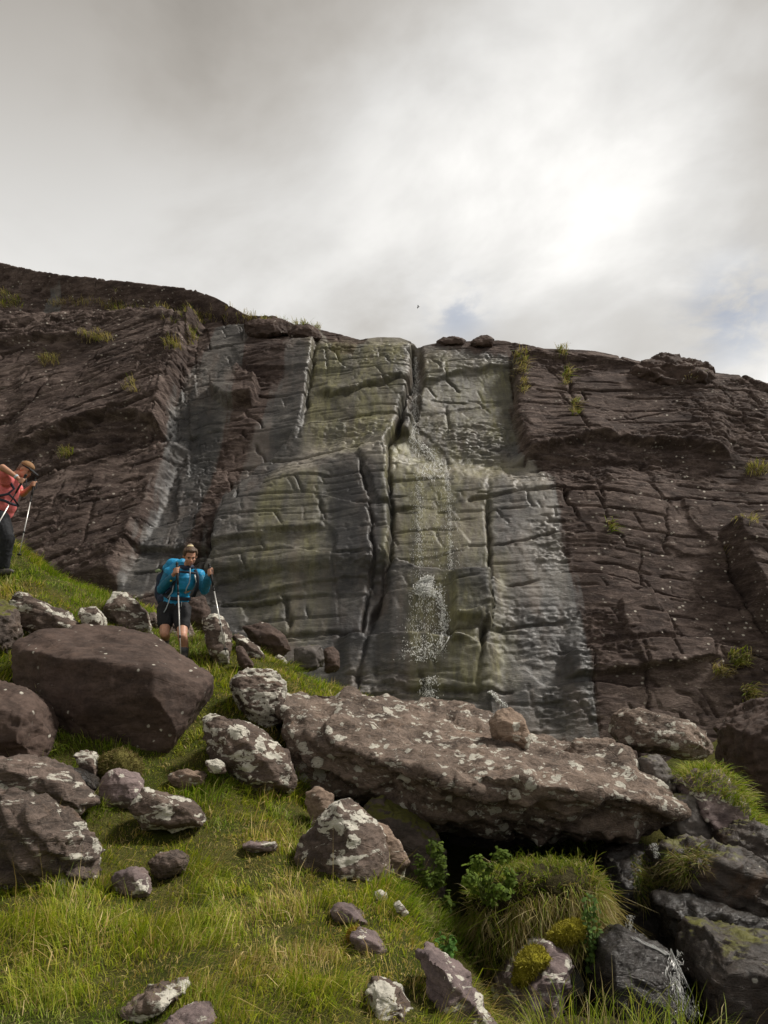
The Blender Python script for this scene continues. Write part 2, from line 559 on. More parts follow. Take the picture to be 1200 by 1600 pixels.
# large relief
D = np.zeros_like(PX)
D += 0.30 * fbm(BX * 0.22, BZ * 0.22, 0.5, 3, seed=41)
D += step(vline([(312, 500), (292, 540), (284, 590), (266, 645), (258, 690)]), 0.62, 20, 170)
D += step(vline([(282, 700), (264, 740), (238, 800), (216, 850), (184, 915)]), 0.55, 26, 150)
D += step(hline([(30, 712), (100, 694), (160, 668), (215, 674), (262, 690)]), 0.38, 5, 60)
D += step(hline([(-20, 548), (40, 541), (100, 540), (150, 546)]), 0.25, 5, 40)
D += groove(hline([(-40, 546), (0, 520), (45, 515)]), 0.4, 7)
D += 0.5 * poly([(330, 606), (372, 588), (408, 616), (398, 640), (356, 645), (332, 630)], 5)
D += groove(vline([(490, 545), (486, 600), (478, 640), (468, 680), (442, 712), (402, 738), (375, 760), (352, 800), (338, 850), (320, 890), (300, 935)]), 0.28, 4.5)
D += step(vline([(470, 680), (442, 712), (402, 738), (375, 760), (352, 800), (338, 850), (320, 900)]), 0.30, 6, 130, side=1)
D += step(vline([(490, 545), (486, 600), (478, 640), (468, 690)]), 0.22, 6, 60)
D += groove(vline([(641, 548), (640, 600), (632, 645), (622, 680), (607, 712), (606, 780), (609, 860), (607, 900), (600, 950), (578, 1010), (560, 1085)]), 0.36, 5)
D += step(vline([(641, 550), (640, 600), (632, 645), (622, 680), (607, 712), (606, 780), (610, 860), (606, 905)]), 0.36, 6, 150)
D += 0.32 * poly([(634, 655), (648, 655), (640, 690), (628, 688)], 5)
D -= 0.22 * poly([(640, 545), (658, 545), (660, 600), (652, 660), (640, 660)], 8)
D += step(vline([(799, 552), (806, 600), (807, 660), (813, 700), (823, 728)]), 0.34, 5, 140, side=1)
D += groove(vline([(800, 556), (807, 640), (815, 705), (822, 722)]), 0.16, 3.5)
D += groove(vline([(760, 762), (764, 850), (761, 930), (763, 995)]), 0.2, 3)
D += groove(vline([(752, 1000), (748, 1050), (744, 1110)]), 0.3, 5)
D += groove(vline([(566, 752), (573, 800), (579, 850), (583, 900), (575, 960), (566, 1010)]), 0.22, 3)
D += step(vline([(566, 752), (573, 800), (579, 850), (583, 900), (575, 960)]), 0.1, 4, 40)
D += step(hline([(815, 724), (870, 708), (930, 694), (1000, 702), (1070, 702), (1130, 722)]), 0.32, 5, 90)
D += groove(hline([(820, 742), (900, 728), (1000, 738), (1080, 728)]), 0.12, 4)
D += step(hline([(880, 1036), (960, 1022), (1040, 1013), (1110, 1006), (1210, 1000)]), 0.22, 8, 60, side=1)
D += step(hline([(890, 1072), (1000, 1056), (1060, 1050), (1112, 1036)]), 0.22, 4, 50)
for pts, dep, w in (([(916, 1028), (924, 1066)], 0.14, 2.6), ([(990, 1020), (1004, 1060), (1012, 1140)], 0.14, 2.6), ([(1110, 1004), (1116, 1042)], 0.16, 3),
                    ([(918, 1066), (926, 1110), (932, 1150)], 0.14, 2.6), ([(880, 556), (890, 620), (905, 668), (918, 694)], 0.2, 4), ([(926, 750), (950, 840), (968, 850)], 0.12, 2.5),
                    ([(1000, 870), (1006, 930)], 0.1, 2.5), ([(1034, 800), (1040, 860)], 0.1, 2.5), ([(820, 1090), (840, 1140)], 0.12, 3), ([(1045, 970), (1068, 1010)], 0.12, 3),
                    ([(130, 880), (150, 810), (172, 750)][::-1], 0.08, 3), ([(520, 900), (528, 980)], 0.08, 2.5), ([(444, 940), (452, 985)], 0.16, 4), ([(700, 640), (706, 668)], 0.1, 3)):
    D += groove(vline(pts), dep, w)
D += 0.14 * poly([(968, 952), (1012, 930), (1048, 976), (1052, 1004), (976, 1014), (964, 978)], 5)
D += step(hline([(205, 860), (260, 864), (330, 866), (380, 858), (500, 848)]), 0.16, 5, 60)
D += groove(hline([(210, 862), (260, 867), (330, 868)]), 0.2, 4)
D += step(hline([(606, 892), (640, 904), (690, 916), (765, 926)]), 0.40, 9, 110, side=1)
D += step(hline([(540, 1012), (640, 1018), (690, 1024), (770, 1034)]), 0.34, 9, 90, side=1)
D += groove(hline([(545, 1072), (620, 1074), (700, 1082), (760, 1086)]), 0.14, 4)
D += 0.18 * poly([(700, 926), (760, 922), (760, 1000), (705, 1000)], 7) + 0.2 * poly([(708, 992), (746, 988), (750, 1030), (704, 1032)], 6)
D += step(hline([(300, 815), (420, 765), (500, 735), (600, 712), (700, 742), (765, 752), (950, 745), (1080, 760)], (20, 160)), 0.55, 62, 400, side=1)
D += step(hline([(380, 942), (450, 930), (540, 920), (600, 926)]), 0.1, 5, 40)
D += groove(hline([(380, 990), (450, 1000), (560, 1004)]), 0.14, 5)
D += groove(hline([(505, 628), (540, 634), (590, 622), (625, 612)]), 0.16, 4)
D += step(hline([(505, 626), (540, 632), (590, 620), (625, 610)]), 0.16, 4, 40)
D += step(hline([(655, 600), (720, 580), (800, 566)]), 0.14, 5, 40)
D += groove(hline([(655, 650), (730, 640), (806, 620)]), 0.06, 3)
D += step(vline([(1128, 840), (1150, 890), (1176, 950), (1215, 1010)]), 0.75, 10, 200, side=1)
D += groove(vline([(1126, 840), (1146, 890), (1170, 950), (1205, 1010)]), 0.3, 6)
# the higher tier on the left stands back behind a grassy ledge
tier = hline([(-900, 430), (-100, 472), (0, 482), (60, 485), (180, 489), (260, 494), (330, 503), (400, 503)])
D -= 0.85 * sstep(8, -14, tier[0]) * (1 - sstep(370, 430, QX))
# beds and joint blocks: flat faces, sharp offsets, thin dark cracks
left = 1 - sstep(240, 330, PX)
dip = 0.34 * np.minimum(BX + 4.5, 0) - 0.10 * np.maximum(BX - 4.0, 0) + 0.05 * BX
calm = sstep(-0.25, 0.30, fbm(BX * 0.30, BZ * 0.45, 27.0, 3, seed=47))
for (hz, jx, amp, tilt, crk, cw, sd) in ((0.85, 0.30, 0.15, 0.07, 0.26, 0.026, 311), (2.1, 0.70, 0.050, 0.035, 0.16, 0.021, 313), (5.2, 1.7, 0.014, 0.012, 0.06, 0.018, 315)):
    zz = (BZ - dip) * hz + 0.55 * fbm(BX * 0.22, BZ * 0.30, 3.0, 3, seed=sd) + 0.05 * hz ** 0.5 * fbm(BX * 2.6, BZ * 2.6, 3.0, 4, gain=0.65, seed=sd + 1)
    lay = np.floor(zz)
    fz = zz - lay
    h1 = _hash(lay, lay * 0, lay * 0, sd)
    xx = (BX + (0.35 + 0.5 * (h1 - 0.5)) * BZ * (1 - 2.2 * left)) * jx * (0.65 + 0.9 * h1) + h1 * 17 + 0.10 * fbm(BX * 1.4, BZ * 1.4, 5.0, 3, gain=0.6, seed=sd + 2)
    jn = np.floor(xx)
    fxx = xx - jn
    idv = _hash(lay, jn, lay * 0 + 3, sd)
    id2 = _hash(lay, jn, lay * 0 + 4, sd)
    id3 = _hash(lay, jn, lay * 0 + 5, sd)
    fade = (0.55 + 0.45 * (1 - wet)) * (0.40 + 0.60 * calm if hz > 2 else 1.0)
    D += fade * (amp * (idv - 0.5) + tilt * (id2 - 0.5) * (fxx - 0.5) * 2 + tilt * (id3 - 0.35) * (fz - 0.5) * 2)
    dz = np.minimum(fz, 1 - fz) / hz
    dx = np.minimum(fxx, 1 - fxx) / (jx * (0.65 + 0.9 * h1))
    open_ = sstep(-0.05, 0.20, fbm(BX * 0.7 * hz ** 0.5, BZ * 1.5 * hz ** 0.5, 14.0, 3, seed=sd + 3))
    openx = sstep(0.05, 0.35, fbm(BX * 1.3 * hz ** 0.5, BZ * 0.6 * hz ** 0.5, 15.0, 3, seed=sd + 4))
    D -= crk * fade * (np.exp(-(dz / cw) ** 2) * open_ + np.exp(-(dx / (cw * 1.1)) ** 2) * openx)
# crumbly, flaky belts
ragged = sstep(0.12, 0.42, fbm(BX * 0.26, (BZ - dip) * 0.75, 2.0, 3, seed=73)) * (1 - 0.6 * wet)
for pts, a in (([(500, 690), (604, 680), (604, 735), (500, 745)], 0.7), ([(655, 668), (808, 655), (830, 720), (760, 735), (700, 700)], 0.9), ([(830, 830), (900, 830), (890, 900), (830, 900)], 0.7),
               ([(545, 1065), (640, 1070), (640, 1100), (545, 1100)], 0.8), ([(850, 1090), (920, 1090), (930, 1140), (840, 1140)], 0.9), ([(290, 690), (360, 690), (330, 780), (240, 790)], 0.7),
               ([(830, 690), (1120, 690), (1120, 760), (830, 750)], 0.9), ([(20, 690), (260, 660), (270, 710), (20, 760)], 1.0), ([(1000, 600), (1200, 620), (1200, 720), (1100, 700)], 0.7)):
    ragged = np.maximum(ragged, a * poly(pts, 40))
e, idv, cx, cy = cells(BX * 4.2 + 0.5 * wob, (BZ - dip) * 13.0 + 0.5 * wob2, 57)
D += ragged * (0.10 * (idv - 0.5) + 0.04 * cy) - 0.03 * ragged * np.exp(-np.abs(e / 0.08))
e, idv, cx, cy = cells(BX * 9.0, (BZ - dip) * 24.0, 59)
D += (0.22 + 0.78 * ragged) * (1 - 0.4 * wet) * 0.03 * (idv - 0.5)
D += 0.06 * fbm(BX * 0.5, BZ * 0.7, 0.0, 3, seed=71)
D += 0.012 * (0.4 + ragged) * fbm(BX * 9.0, BZ * 16.0, 0.0, 3, gain=0.6, seed=77)
edge_f = sstep(0.0, 0.03, 1 - T_)
D *= 0.35 + 0.65 * edge_f
CX, CY, CZ = BX + D * NRM[0], BY + D * NRM[1], BZ + D * NRM[2]
# beyond the rim the hill runs back as a stony shelf
NB = 26
back = (np.linspace(0, 1, NB + 1)[1:] ** 2.2)[:, None] * 45.0
rw = fbm(U[:NB] * 0.5, back * 0.5, 9.0, 4, seed=91)
EX = np.repeat(UU[None, :], NB, 0)
EY = CY[-1][None, :] + 0.05 + back
EZ = CZ[-1][None, :] + 0.10 * np.minimum(back, 0.5) * 0.3 + 0.16 * rw * sstep(0.2, 4, back) - 0.02 * back
VX = np.concatenate([CX, EX]); VY = np.concatenate([CY, EY]); VZ = np.concatenate([CZ, EZ])
nr, ncol = VX.shape
idx = np.arange(nr * ncol).reshape(nr, ncol)
quads = np.stack([idx[:-1, :-1], idx[:-1, 1:], idx[1:, 1:], idx[1:, :-1]], -1).reshape(-1, 4)
lichm = np.clip(0.15 + 0.9 * sstep(830, 1100, PX) * sstep(560, 700, PY) + 0.5 * left + 0.6 * fbm(BX * 0.4, BZ * 0.4, 11.0, 3, seed=95), 0, 1) * (1 - wet)
grey = np.full(PX.shape, 0.5)  # charcoal wet zones pull it down, painted sky sheen lifts it
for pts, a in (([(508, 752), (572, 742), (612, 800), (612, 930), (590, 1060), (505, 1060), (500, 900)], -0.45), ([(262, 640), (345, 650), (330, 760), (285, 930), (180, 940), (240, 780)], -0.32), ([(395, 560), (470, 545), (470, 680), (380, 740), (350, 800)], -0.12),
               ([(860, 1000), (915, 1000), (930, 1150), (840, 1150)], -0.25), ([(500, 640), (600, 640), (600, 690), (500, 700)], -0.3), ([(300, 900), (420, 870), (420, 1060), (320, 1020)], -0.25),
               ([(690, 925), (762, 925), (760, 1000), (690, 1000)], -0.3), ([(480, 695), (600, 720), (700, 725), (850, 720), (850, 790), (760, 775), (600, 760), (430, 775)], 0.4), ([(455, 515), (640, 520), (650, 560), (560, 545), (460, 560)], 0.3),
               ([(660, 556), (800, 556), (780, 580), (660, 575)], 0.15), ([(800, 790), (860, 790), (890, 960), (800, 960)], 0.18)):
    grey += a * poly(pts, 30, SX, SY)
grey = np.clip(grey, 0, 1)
mask = np.zeros((nr, ncol, 4), np.float32)
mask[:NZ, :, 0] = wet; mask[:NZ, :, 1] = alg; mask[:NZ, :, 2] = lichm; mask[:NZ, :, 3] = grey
mask[NZ:, :, 2] = 0.3


def cliff_mat():
    m, T = new_mat('cliff_rock')
    co = T.n('ShaderNodeTexCoord').outputs['Object']
    at = T.n('ShaderNodeAttribute', attribute_name='mask')
    sp = T.n('ShaderNodeSeparateColor', {0: at.outputs['Color']})
    wetm, algm, lim = sp.outputs[0], sp.outputs[1], sp.outputs[2]
    char_sheen = at.outputs['Alpha']
    cb = T.mapping(co, scale=(1.0, 0.6, 3.2), rot=(0, 0.06, 0))
    st = T.noise(T.mapping(co, scale=(5.0, 1.0, 0.35)), 1.0, 6.0, 0.6)
    big = T.noise(co, 0.7, 5.0, 0.6)
    mid = T.noise(cb, 2.4, 9.0, 0.66, 0.5)
    fine = T.noise(cb, 18.0, 6.0, 0.68)
    tone = T.math('ADD', T.math('MULTIPLY', mid, 0.5), T.math('ADD', T.math('MULTIPLY', big, 0.25), T.math('MULTIPLY', fine, 0.25)))
    dry = T.ramp(T.ss(tone, 0.37, 0.64), [(0.0, (0.036, 0.025, 0.022)), (0.5, (0.084, 0.060, 0.051)), (1.0, (0.185, 0.14, 0.121))])
    wn = T.math('ADD', wetm, T.math('MULTIPLY', T.math('SUBTRACT', st, 0.5), 1.3))
    wn = T.ss(T.math('ADD', wn, T.math('MULTIPLY', T.math('SUBTRACT', mid, 0.5), 0.5)), 0.30, 0.70)
    wcol = T.ramp(T.ss(tone, 0.37, 0.65), [(0.0, (0.038, 0.035, 0.034)), (0.5, (0.102, 0.095, 0.088)), (1.0, (0.235, 0.218, 0.198))])
    wcol = T.mix(T.ss(T.noise(T.mapping(co, scale=(1.8, 1, 0.25), loc=(5, 0, 2)), 1.0, 4.0), 0.45, 0.7, 0.0, 0.55), wcol, (0.20, 0.158, 0.133))
    dk = T.ss(T.noise(T.mapping(co, scale=(1.3, 1, 0.16), loc=(1, 0, 7)), 1.0, 5.0, 0.6), 0.48, 0.62, 0.0, 0.65)
    wcol = T.mix(dk, wcol, (0.07, 0.068, 0.068))
    base = T.mix(wn, dry, wcol)
    brk_ = T.ss(T.noise(T.mapping(co, scale=(1.6, 1, 0.7), loc=(3, 3, 3)), 1.5, 7.0, 0.65), 0.34, 0.6)
    base = T.mix(T.math('MULTIPLY', T.math('MULTIPLY', T.ss(char_sheen, 0.5, 0.05), wn), T.math('ADD', 0.35, T.math('MULTIPLY', brk_, 0.5))), base, (0.036, 0.036, 0.038))
    base = T.mix(T.math('MULTIPLY', T.math('MULTIPLY', T.ss(char_sheen, 0.5, 0.95), wn), T.math('ADD', 0.2, T.math('MULTIPLY', brk_, 0.6))), base, (0.33, 0.30, 0.25))  # pale sky sheen painted into the wet rock colour
    an = T.math('MULTIPLY', algm, T.ss(T.noise(T.mapping(co, scale=(3.0, 1.0, 0.8)), 1.6, 7.0, 0.65), 0.30, 0.62, 0.25, 1.0))
    acol = T.mix(T.ss(T.noise(T.mapping(co, scale=(6.0, 1.0, 1.5)), 1.4, 6.0, 0.7), 0.35, 0.65), (0.13, 0.122, 0.066), (0.29, 0.272, 0.13))
    base = T.mix(T.math('MULTIPLY', an, 0.72), base, acol)
    vor = T.n('ShaderNodeTexVoronoi', {'Vector': T.mapping(co, scale=(1, 1, 1.3)), 'Scale': 5.5})
    spt = T.ss(T.math('ADD', vor.outputs['Distance'], T.math('MULTIPLY', fine, 0.3)), 0.36, 0.26)
    spt = T.math('MULTIPLY', spt, T.ss(T.noise(cb, 0.9, 6.0, 0.7), 0.47, 0.56))
    crust = T.ss(T.noise(cb, 3.1, 9.0, 0.72, 0.3), 0.60, 0.66)
    crust = T.math('MULTIPLY', crust, T.ss(fine, 0.42, 0.6))
    lm = T.math('MULTIPLY', T.math('MAXIMUM', spt, T.math('MULTIPLY', crust, 0.55)), lim)
    base = T.mix(T.math('MULTIPLY', lm, 0.95), base, (0.62, 0.57, 0.49))
    rgh = T.math('ADD', T.math('MULTIPLY', wn, -0.44), T.math('ADD', 0.82, T.math('MULTIPLY', fine, 0.1)))
    rgh = T.math('SUBTRACT', rgh, T.math('MULTIPLY', T.math('MULTIPLY', dk, wn), 0.22))
    h = T.math('ADD', T.math('MULTIPLY', mid, 0.55), T.math('MULTIPLY', fine, 0.25))
    h = T.math('ADD', h, T.math('MULTIPLY', T.noise(co, 60.0, 3.0), 0.05))
    bump = T.n('ShaderNodeBump', {'Strength': 0.9, 'Distance': T.math('SUBTRACT', 0.09, T.math('MULTIPLY', wn, 0.045)), 'Height': h}).outputs[0]
    b = T.n('ShaderNodeBsdfPrincipled', {'Base Color': base, 'Roughness': rgh, 'Specular IOR Level': T.math('ADD', 0.22, T.math('MULTIPLY', wn, 0.12)), 'Normal': bump})
    out(T, b.outputs[0])
    return m


cliff_v = np.stack([VX, VY, VZ], -1).reshape(-1, 3)
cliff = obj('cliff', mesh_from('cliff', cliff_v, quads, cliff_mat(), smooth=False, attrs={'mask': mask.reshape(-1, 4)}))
tag(cliff, 'dark brown and grey rock face with a wet stained strip', kind='structure')


def on_cliff(px, py, lift=0.0):
    """displaced cliff points seen near photo pixels (px, py)"""
    px, py = np.asarray(px, float), np.asarray(py, float)
    tx, ty = px.copy(), py.copy()
    for _ in range(4):
        u, s = plane_hit(tx, ty)
        i = np.clip(np.searchsorted(UU, u), 1, len(UU) - 1)
        fu = np.clip((u - UU[i - 1]) / (UU[i] - UU[i - 1]), 0, 1)
        rm = rim[i - 1] * (1 - fu) + rim[i] * fu
        tt = np.clip((s - Z0) / (rm - Z0), 0, 1) * (NZ - 1)
        j = np.minimum(tt, NZ - 2).astype(int)
        ft = tt - j
        g = lambda A: (A[j, i - 1] * (1 - fu) + A[j, i] * fu) * (1 - ft) + (A[j + 1, i - 1] * (1 - fu) + A[j + 1, i] * fu) * ft
        p = np.stack([g(CX), g(CY), g(CZ)], -1)
        qx, qy = project(p[..., 0], p[..., 1], p[..., 2])
        tx = tx + (px - qx) * 0.8
        ty = ty + (py - qy) * 0.8
    return p + NRM * np.asarray(lift)[..., None]

# ------------------------------------------------------------------ ground
GC = [P(*a) for a in (
    (0, 1600, 3.6), (300, 1600, 3.6), (560, 1600, 3.7), (720, 1600, 3.9), (0, 1480, 4.25), (300, 1480, 4.4), (560, 1480, 4.6), (680, 1490, 4.65),
    (0, 1380, 5.1), (200, 1380, 5.3), (400, 1370, 5.6), (600, 1395, 5.6), (-150, 1300, 5.9), (130, 1300, 6.1), (300, 1295, 6.3), (450, 1300, 6.5),
    (60, 1200, 7.0), (200, 1205, 7.1), (330, 1215, 7.2), (430, 1250, 7.1), (350, 1100, 8.3), (420, 1050, 9.3), (300, 1036, 9.5), (370, 1010, 10.2), (240, 985, 10.2),
    (200, 945, 11.4), (100, 905, 10.9), (0, 885, 9.9), (40, 866, 10.6), (15, 856, 11.2), (-150, 810, 10.6), (110, 908, 11.4), (60, 884, 11.6), (0, 960, 8.9), (140, 985, 8.9), (130, 920, 10.2), (450, 1060, 11.5), (600, 1110, 11.5),
    (640, 1400, 5.8))] + [np.array(a) for a in (
    (-3, 0, -1.75), (0, 0, -1.75), (3, 0, -2.0), (-6, 2, -1.2), (-8, 6, 0.2), (-9, 10, 2.6), (0, -6, -2.4), (-6, -6, -2.2), (6, -6, -2.8),
    (1.05, 4.4, -2.15), (1.9, 4.2, -2.3), (2.6, 5.2, -2.25), (1.3, 5.6, -2.1), (0.95, 5.4, -2.1), (2.2, 6.5, -2.0), (0.75, 7.4, -1.75), (1.6, 7.6, -1.8), (2.6, 8, -1.5), (0.7, 9.0, -1.2), (2.0, 9.4, -1.0),
    (1.0, 10.4, -0.35), (3.0, 10.5, -0.6), (3.4, 7.0, -1.5), (4.2, 8.5, -1.1), (5.5, 9.5, -0.7), (6, 6, -1.0), (5, 3, -1.6), (8, 10, 0.3), (1.5, 2.6, -1.85), (2.6, 3.2, -2.0),
    (0, 13.5, -0.1), (4, 13.0, -1.1), (6, 12, -0.8), (-2.5, 13, 1.0), (-3.6, 12.6, 1.6), (-5, 13.6, 1.9), (-9, 14, 2.6), (8, 14, 0.4), (14, 12, 1.0), (-14, 10, 3.0), (-14, 2, 1.0), (14, 2, -1.0))]
GC = np.array(GC)


def _tps(r):
    return np.where(r > 1e-9, r * r * np.log(np.maximum(r, 1e-9)), 0.0)


_n = len(GC)
_K = _tps(np.hypot(GC[:, None, 0] - GC[None, :, 0], GC[:, None, 1] - GC[None, :, 1])) + np.eye(_n) * 0.02
_Pm = np.concatenate([np.ones((_n, 1)), GC[:, :2]], 1)
_A = np.block([[_K, _Pm], [_Pm.T, np.zeros((3, 3))]])
_wt = np.linalg.solve(_A, np.concatenate([GC[:, 2], np.zeros(3)]))


def gz(x, y):
    x = np.asarray(x, float)
    y = np.asarray(y, float)
    xc, yc = np.clip(x, -16, 16), np.clip(y, -7, 15)
    z = _wt[_n] + _wt[_n + 1] * xc + _wt[_n + 2] * yc
    for k in range(_n):
        z = z + _wt[k] * _tps(np.hypot(xc - GC[k, 0], yc - GC[k, 1]))
    z = z + 0.07 * fbm(x * 0.9, y * 0.9, 0.0, 3, seed=101) + 0.05 * fbm(x * 3.1, y * 3.1, 0.0, 3, seed=103)
    return z


def ground_mat():
    m, T = new_mat('turf_soil')
    co = T.n('ShaderNodeTexCoord').outputs['Object']
    n1 = T.noise(co, 2.2, 6.0, 0.65)
    n2 = T.noise(co, 34.0, 5.0, 0.7)
    n3 = T.noise(T.mapping(co, scale=(1.0, 1.0, 0.4)), 120.0, 4.0, 0.75)
    c = T.mix(T.ss(n1, 0.38, 0.62), (0.075, 0.095, 0.012), (0.15, 0.14, 0.035))
    c = T.mix(T.ss(n2, 0.48, 0.66, 0.0, 0.7), c, (0.17, 0.14, 0.06))
    c = T.mix(T.ss(n3, 0.44, 0.60, 0.75, 0.0), c, (0.022, 0.024, 0.008))
    sx = T.n('ShaderNodeSeparateXYZ', {0: co})
    gul = T.math('MULTIPLY', T.ss(sx.outputs[0], 0.55, 0.95), T.ss(sx.outputs[2], -1.2, -1.55))   # bare peat down in the stream gully
    c = T.mix(gul, c, (0.022, 0.018, 0.014))
    h = T.math('ADD', n1, T.math('ADD', T.math('MULTIPLY', n2, 0.5), T.math('MULTIPLY', n3, 0.35)))
    b = T.n('ShaderNodeBsdfPrincipled', {'Base Color': c, 'Roughness': 0.95, 'Specular IOR Level': 0.1,
                                         'Normal': T.n('ShaderNodeBump', {'Strength': 1.0, 'Distance': 0.04, 'Height': h}).outputs[0]})
    out(T, b.outputs[0])
    return m


gx = np.concatenate([np.linspace(-40, -8, 30)[:-1], np.linspace(-8, 7, 180), np.linspace(7, 40, 30)[1:]])
gy = np.concatenate([np.linspace(-40, 1.5, 30)[:-1], np.linspace(1.5, 14, 160), np.linspace(14, 16.5, 16)[1:]])
GX, GY = np.meshgrid(gx, gy)
GZ = gz(GX, GY)
gi = np.arange(GX.size).reshape(GX.shape)
gq = np.stack([gi[:-1, :-1], gi[:-1, 1:], gi[1:, 1:], gi[1:, :-1]], -1).reshape(-1, 4)
ground = obj('ground', mesh_from('ground', np.stack([GX, GY, GZ], -1).reshape(-1, 3), gq, ground_mat()))
tag(ground, 'steep turf slope falling to a dark stream gully', kind='structure')

# ------------------------------------------------------------------ boulders
ROCKS = []          # (name, centre, half extents) of every boulder, to keep grass out of them


def hull_mesh(groups):
    """union-ready closed hulls, one per point group"""
    bm = bmesh.new()
    for pts in groups:
        vs_ = [bm.verts.new(tuple(p)) for p in pts]
        r = bmesh.ops.convex_hull(bm, input=vs_, use_existing_faces=False)
        junk = [g for g in r['geom_interior'] if isinstance(g, bmesh.types.BMVert)] + [g for g in r['geom_unused'] if isinstance(g, bmesh.types.BMVert)]
        if junk:
            bmesh.ops.delete(bm, geom=list(set(junk)), context='VERTS')
    bmesh.ops.recalc_face_normals(bm, faces=bm.faces)
    me = bpy.data.meshes.new('hull')
    bm.to_mesh(me)
    bm.free()
    return me


def rock(name, label, mat, Y, outline, depth=None, front=None, groups=None, res=None, rough=1.0, strata=0.0, sdir=(0.3, 0.2, 1.0), smooth=2, seed=None, group=None, back=0.72, bulge=0.3, facets=14, chips=0.9, lump=0.55):
    """a boulder whose outline follows the photograph, with its own distance, thickness and relief"""
    seed = seed if seed is not None else len(ROCKS) * 13 + 5
    if groups is None:
        o = np.array([(a[0], a[1]) for a in outline], float)
        c = o.mean(0)
        if Y < 12:                       # sit a little deeper in the turf and keep the outline after weathering
            hh_ = o[:, 1].max() - o[:, 1].min()
            o = c + (o - c) * 1.06
            o[:, 1] += np.where(o[:, 1] > c[1] + 0.1 * hh_, 0.10 * hh_, 0.0)
            outline = [(q_[0], q_[1], *a[2:]) for q_, a in zip(o, outline)]
        wpx = (o[:, 0].max() - o[:, 0].min() + o[:, 1].max() - o[:, 1].min()) * 0.5
        if res is None:
            res = float(np.clip(wpx / 2.2, 26, 52))
        depth = depth if depth is not None else wpx / FPX * Y * 0.9
        pts = [P(a[0], a[1], Y + (a[2] if len(a) > 2 else 0.0)) for a in outline]
        if front is None:
            for a in o:
                q = c + (a - c) * 0.58
                pts.append(P(q[0], q[1], Y - depth * bulge))
        else:
            pts += [P(a[0], a[1], Y + a[2]) for a in front]
        for a in o:                      # the far side, shifted straight back
            w = P(c[0] + (a[0] - c[0]) * back, c[1] + (a[1] - c[1]) * back, Y)
            pts.append(w + np.array((0, depth * 0.75, 0.0)))
        groups = [pts]
    me = hull_mesh(groups)
    o = bpy.data.objects.new('tmp', me)
    col.objects.link(o)
    v = get_v(me)
    ext = v.max(0) - v.min(0)
    size = float(np.sort(ext)[1:].mean())
    md = o.modifiers.new('r', 'REMESH')
    md.mode = 'VOXEL'
    md.voxel_size = size / res
    sm = o.modifiers.new('s', 'SMOOTH')
    sm.factor = 0.5
    sm.iterations = smooth
    me = bake(o)
    v, n = get_v(me), get_n(me)
    rr_ = np.random.default_rng(seed)
    cc_ = (v.max(0) + v.min(0)) * 0.5
    for _ in range(facets):
        dn = unit(rr_.normal(0, 1, 3))
        pr = (v - cc_) @ dn
        cut = pr.max() * rr_.uniform(0.80, 0.95)
        v = v - dn[None] * np.maximum(pr - cut, 0)[:, None] * 0.92
    k = 1.0 / size
    x, y, z = v[:, 0] * k, v[:, 1] * k, v[:, 2] * k
    d = 0.055 * lump * fbm(x * 1.7, y * 1.7, z * 1.7, 4, seed=seed)
    d += 0.028 * fbm(x * 4.0, y * 4.0, z * 4.0, 4, gain=0.55, seed=seed + 3, ridged=True)
    d += 0.014 * fbm(x * 12, y * 12, z * 12, 4, gain=0.62, seed=seed + 5, ridged=True)
    nf = fbm(x * 2.2, y * 2.2, z * 3.0, 4, seed=seed + 11) * 6
    fr = nf - np.floor(nf)
    d += 0.10 * lump * (np.floor(nf) + sstep(0, 0.14, fr) * 0.8 + fr * 0.2) / 6
    if strata:
        s = np.array(sdir) / np.linalg.norm(sdir)
        w = (v @ s) * k
        q = w * 9 + 1.2 * fbm(x * 1.5, y * 1.5, z * 1.5, 3, seed=seed + 7)
        saw = q - np.floor(q)
        d += strata * 0.035 * (sstep(0, 0.2, saw) - saw)
        d += strata * 0.034 * fbm(x * 6 + w * 3, y * 6, w * 15, 5, gain=0.62, seed=seed + 9, ridged=True)
    sd_ = unit(np.array(sdir))
    wz = (v @ sd_) * k
    for fq, am in ((2.6, 0.035), (6.5, 0.022), (14.0, 0.010)):
        e, idc = cells3(x * fq + 0.25 * d * 10, y * fq, z * fq * 0.6 + wz * fq * 1.2, seed + 21)
        d += chips * (am * (idc - 0.5) - am * 0.35 * np.exp(-np.abs(e / 0.05)))
    d -= d.mean()
    v = v + n * (d * size * rough)[:, None]
    cen = (v.max(0) + v.min(0)) * 0.5
    set_v(me, v - cen)
    me.name = name
    me.polygons.foreach_set('use_smooth', np.ones(len(me.polygons), bool))
    me.materials.clear()
    me.materials.append(M[mat] if isinstance(mat, str) else mat)
    o = obj(name, me, loc=cen)
    tag(o, label, 'boulder' if size > 0.45 else 'rock', group)
    ROCKS.append((o, cen, (v.max(0) - v.min(0)) * 0.5))
    return o


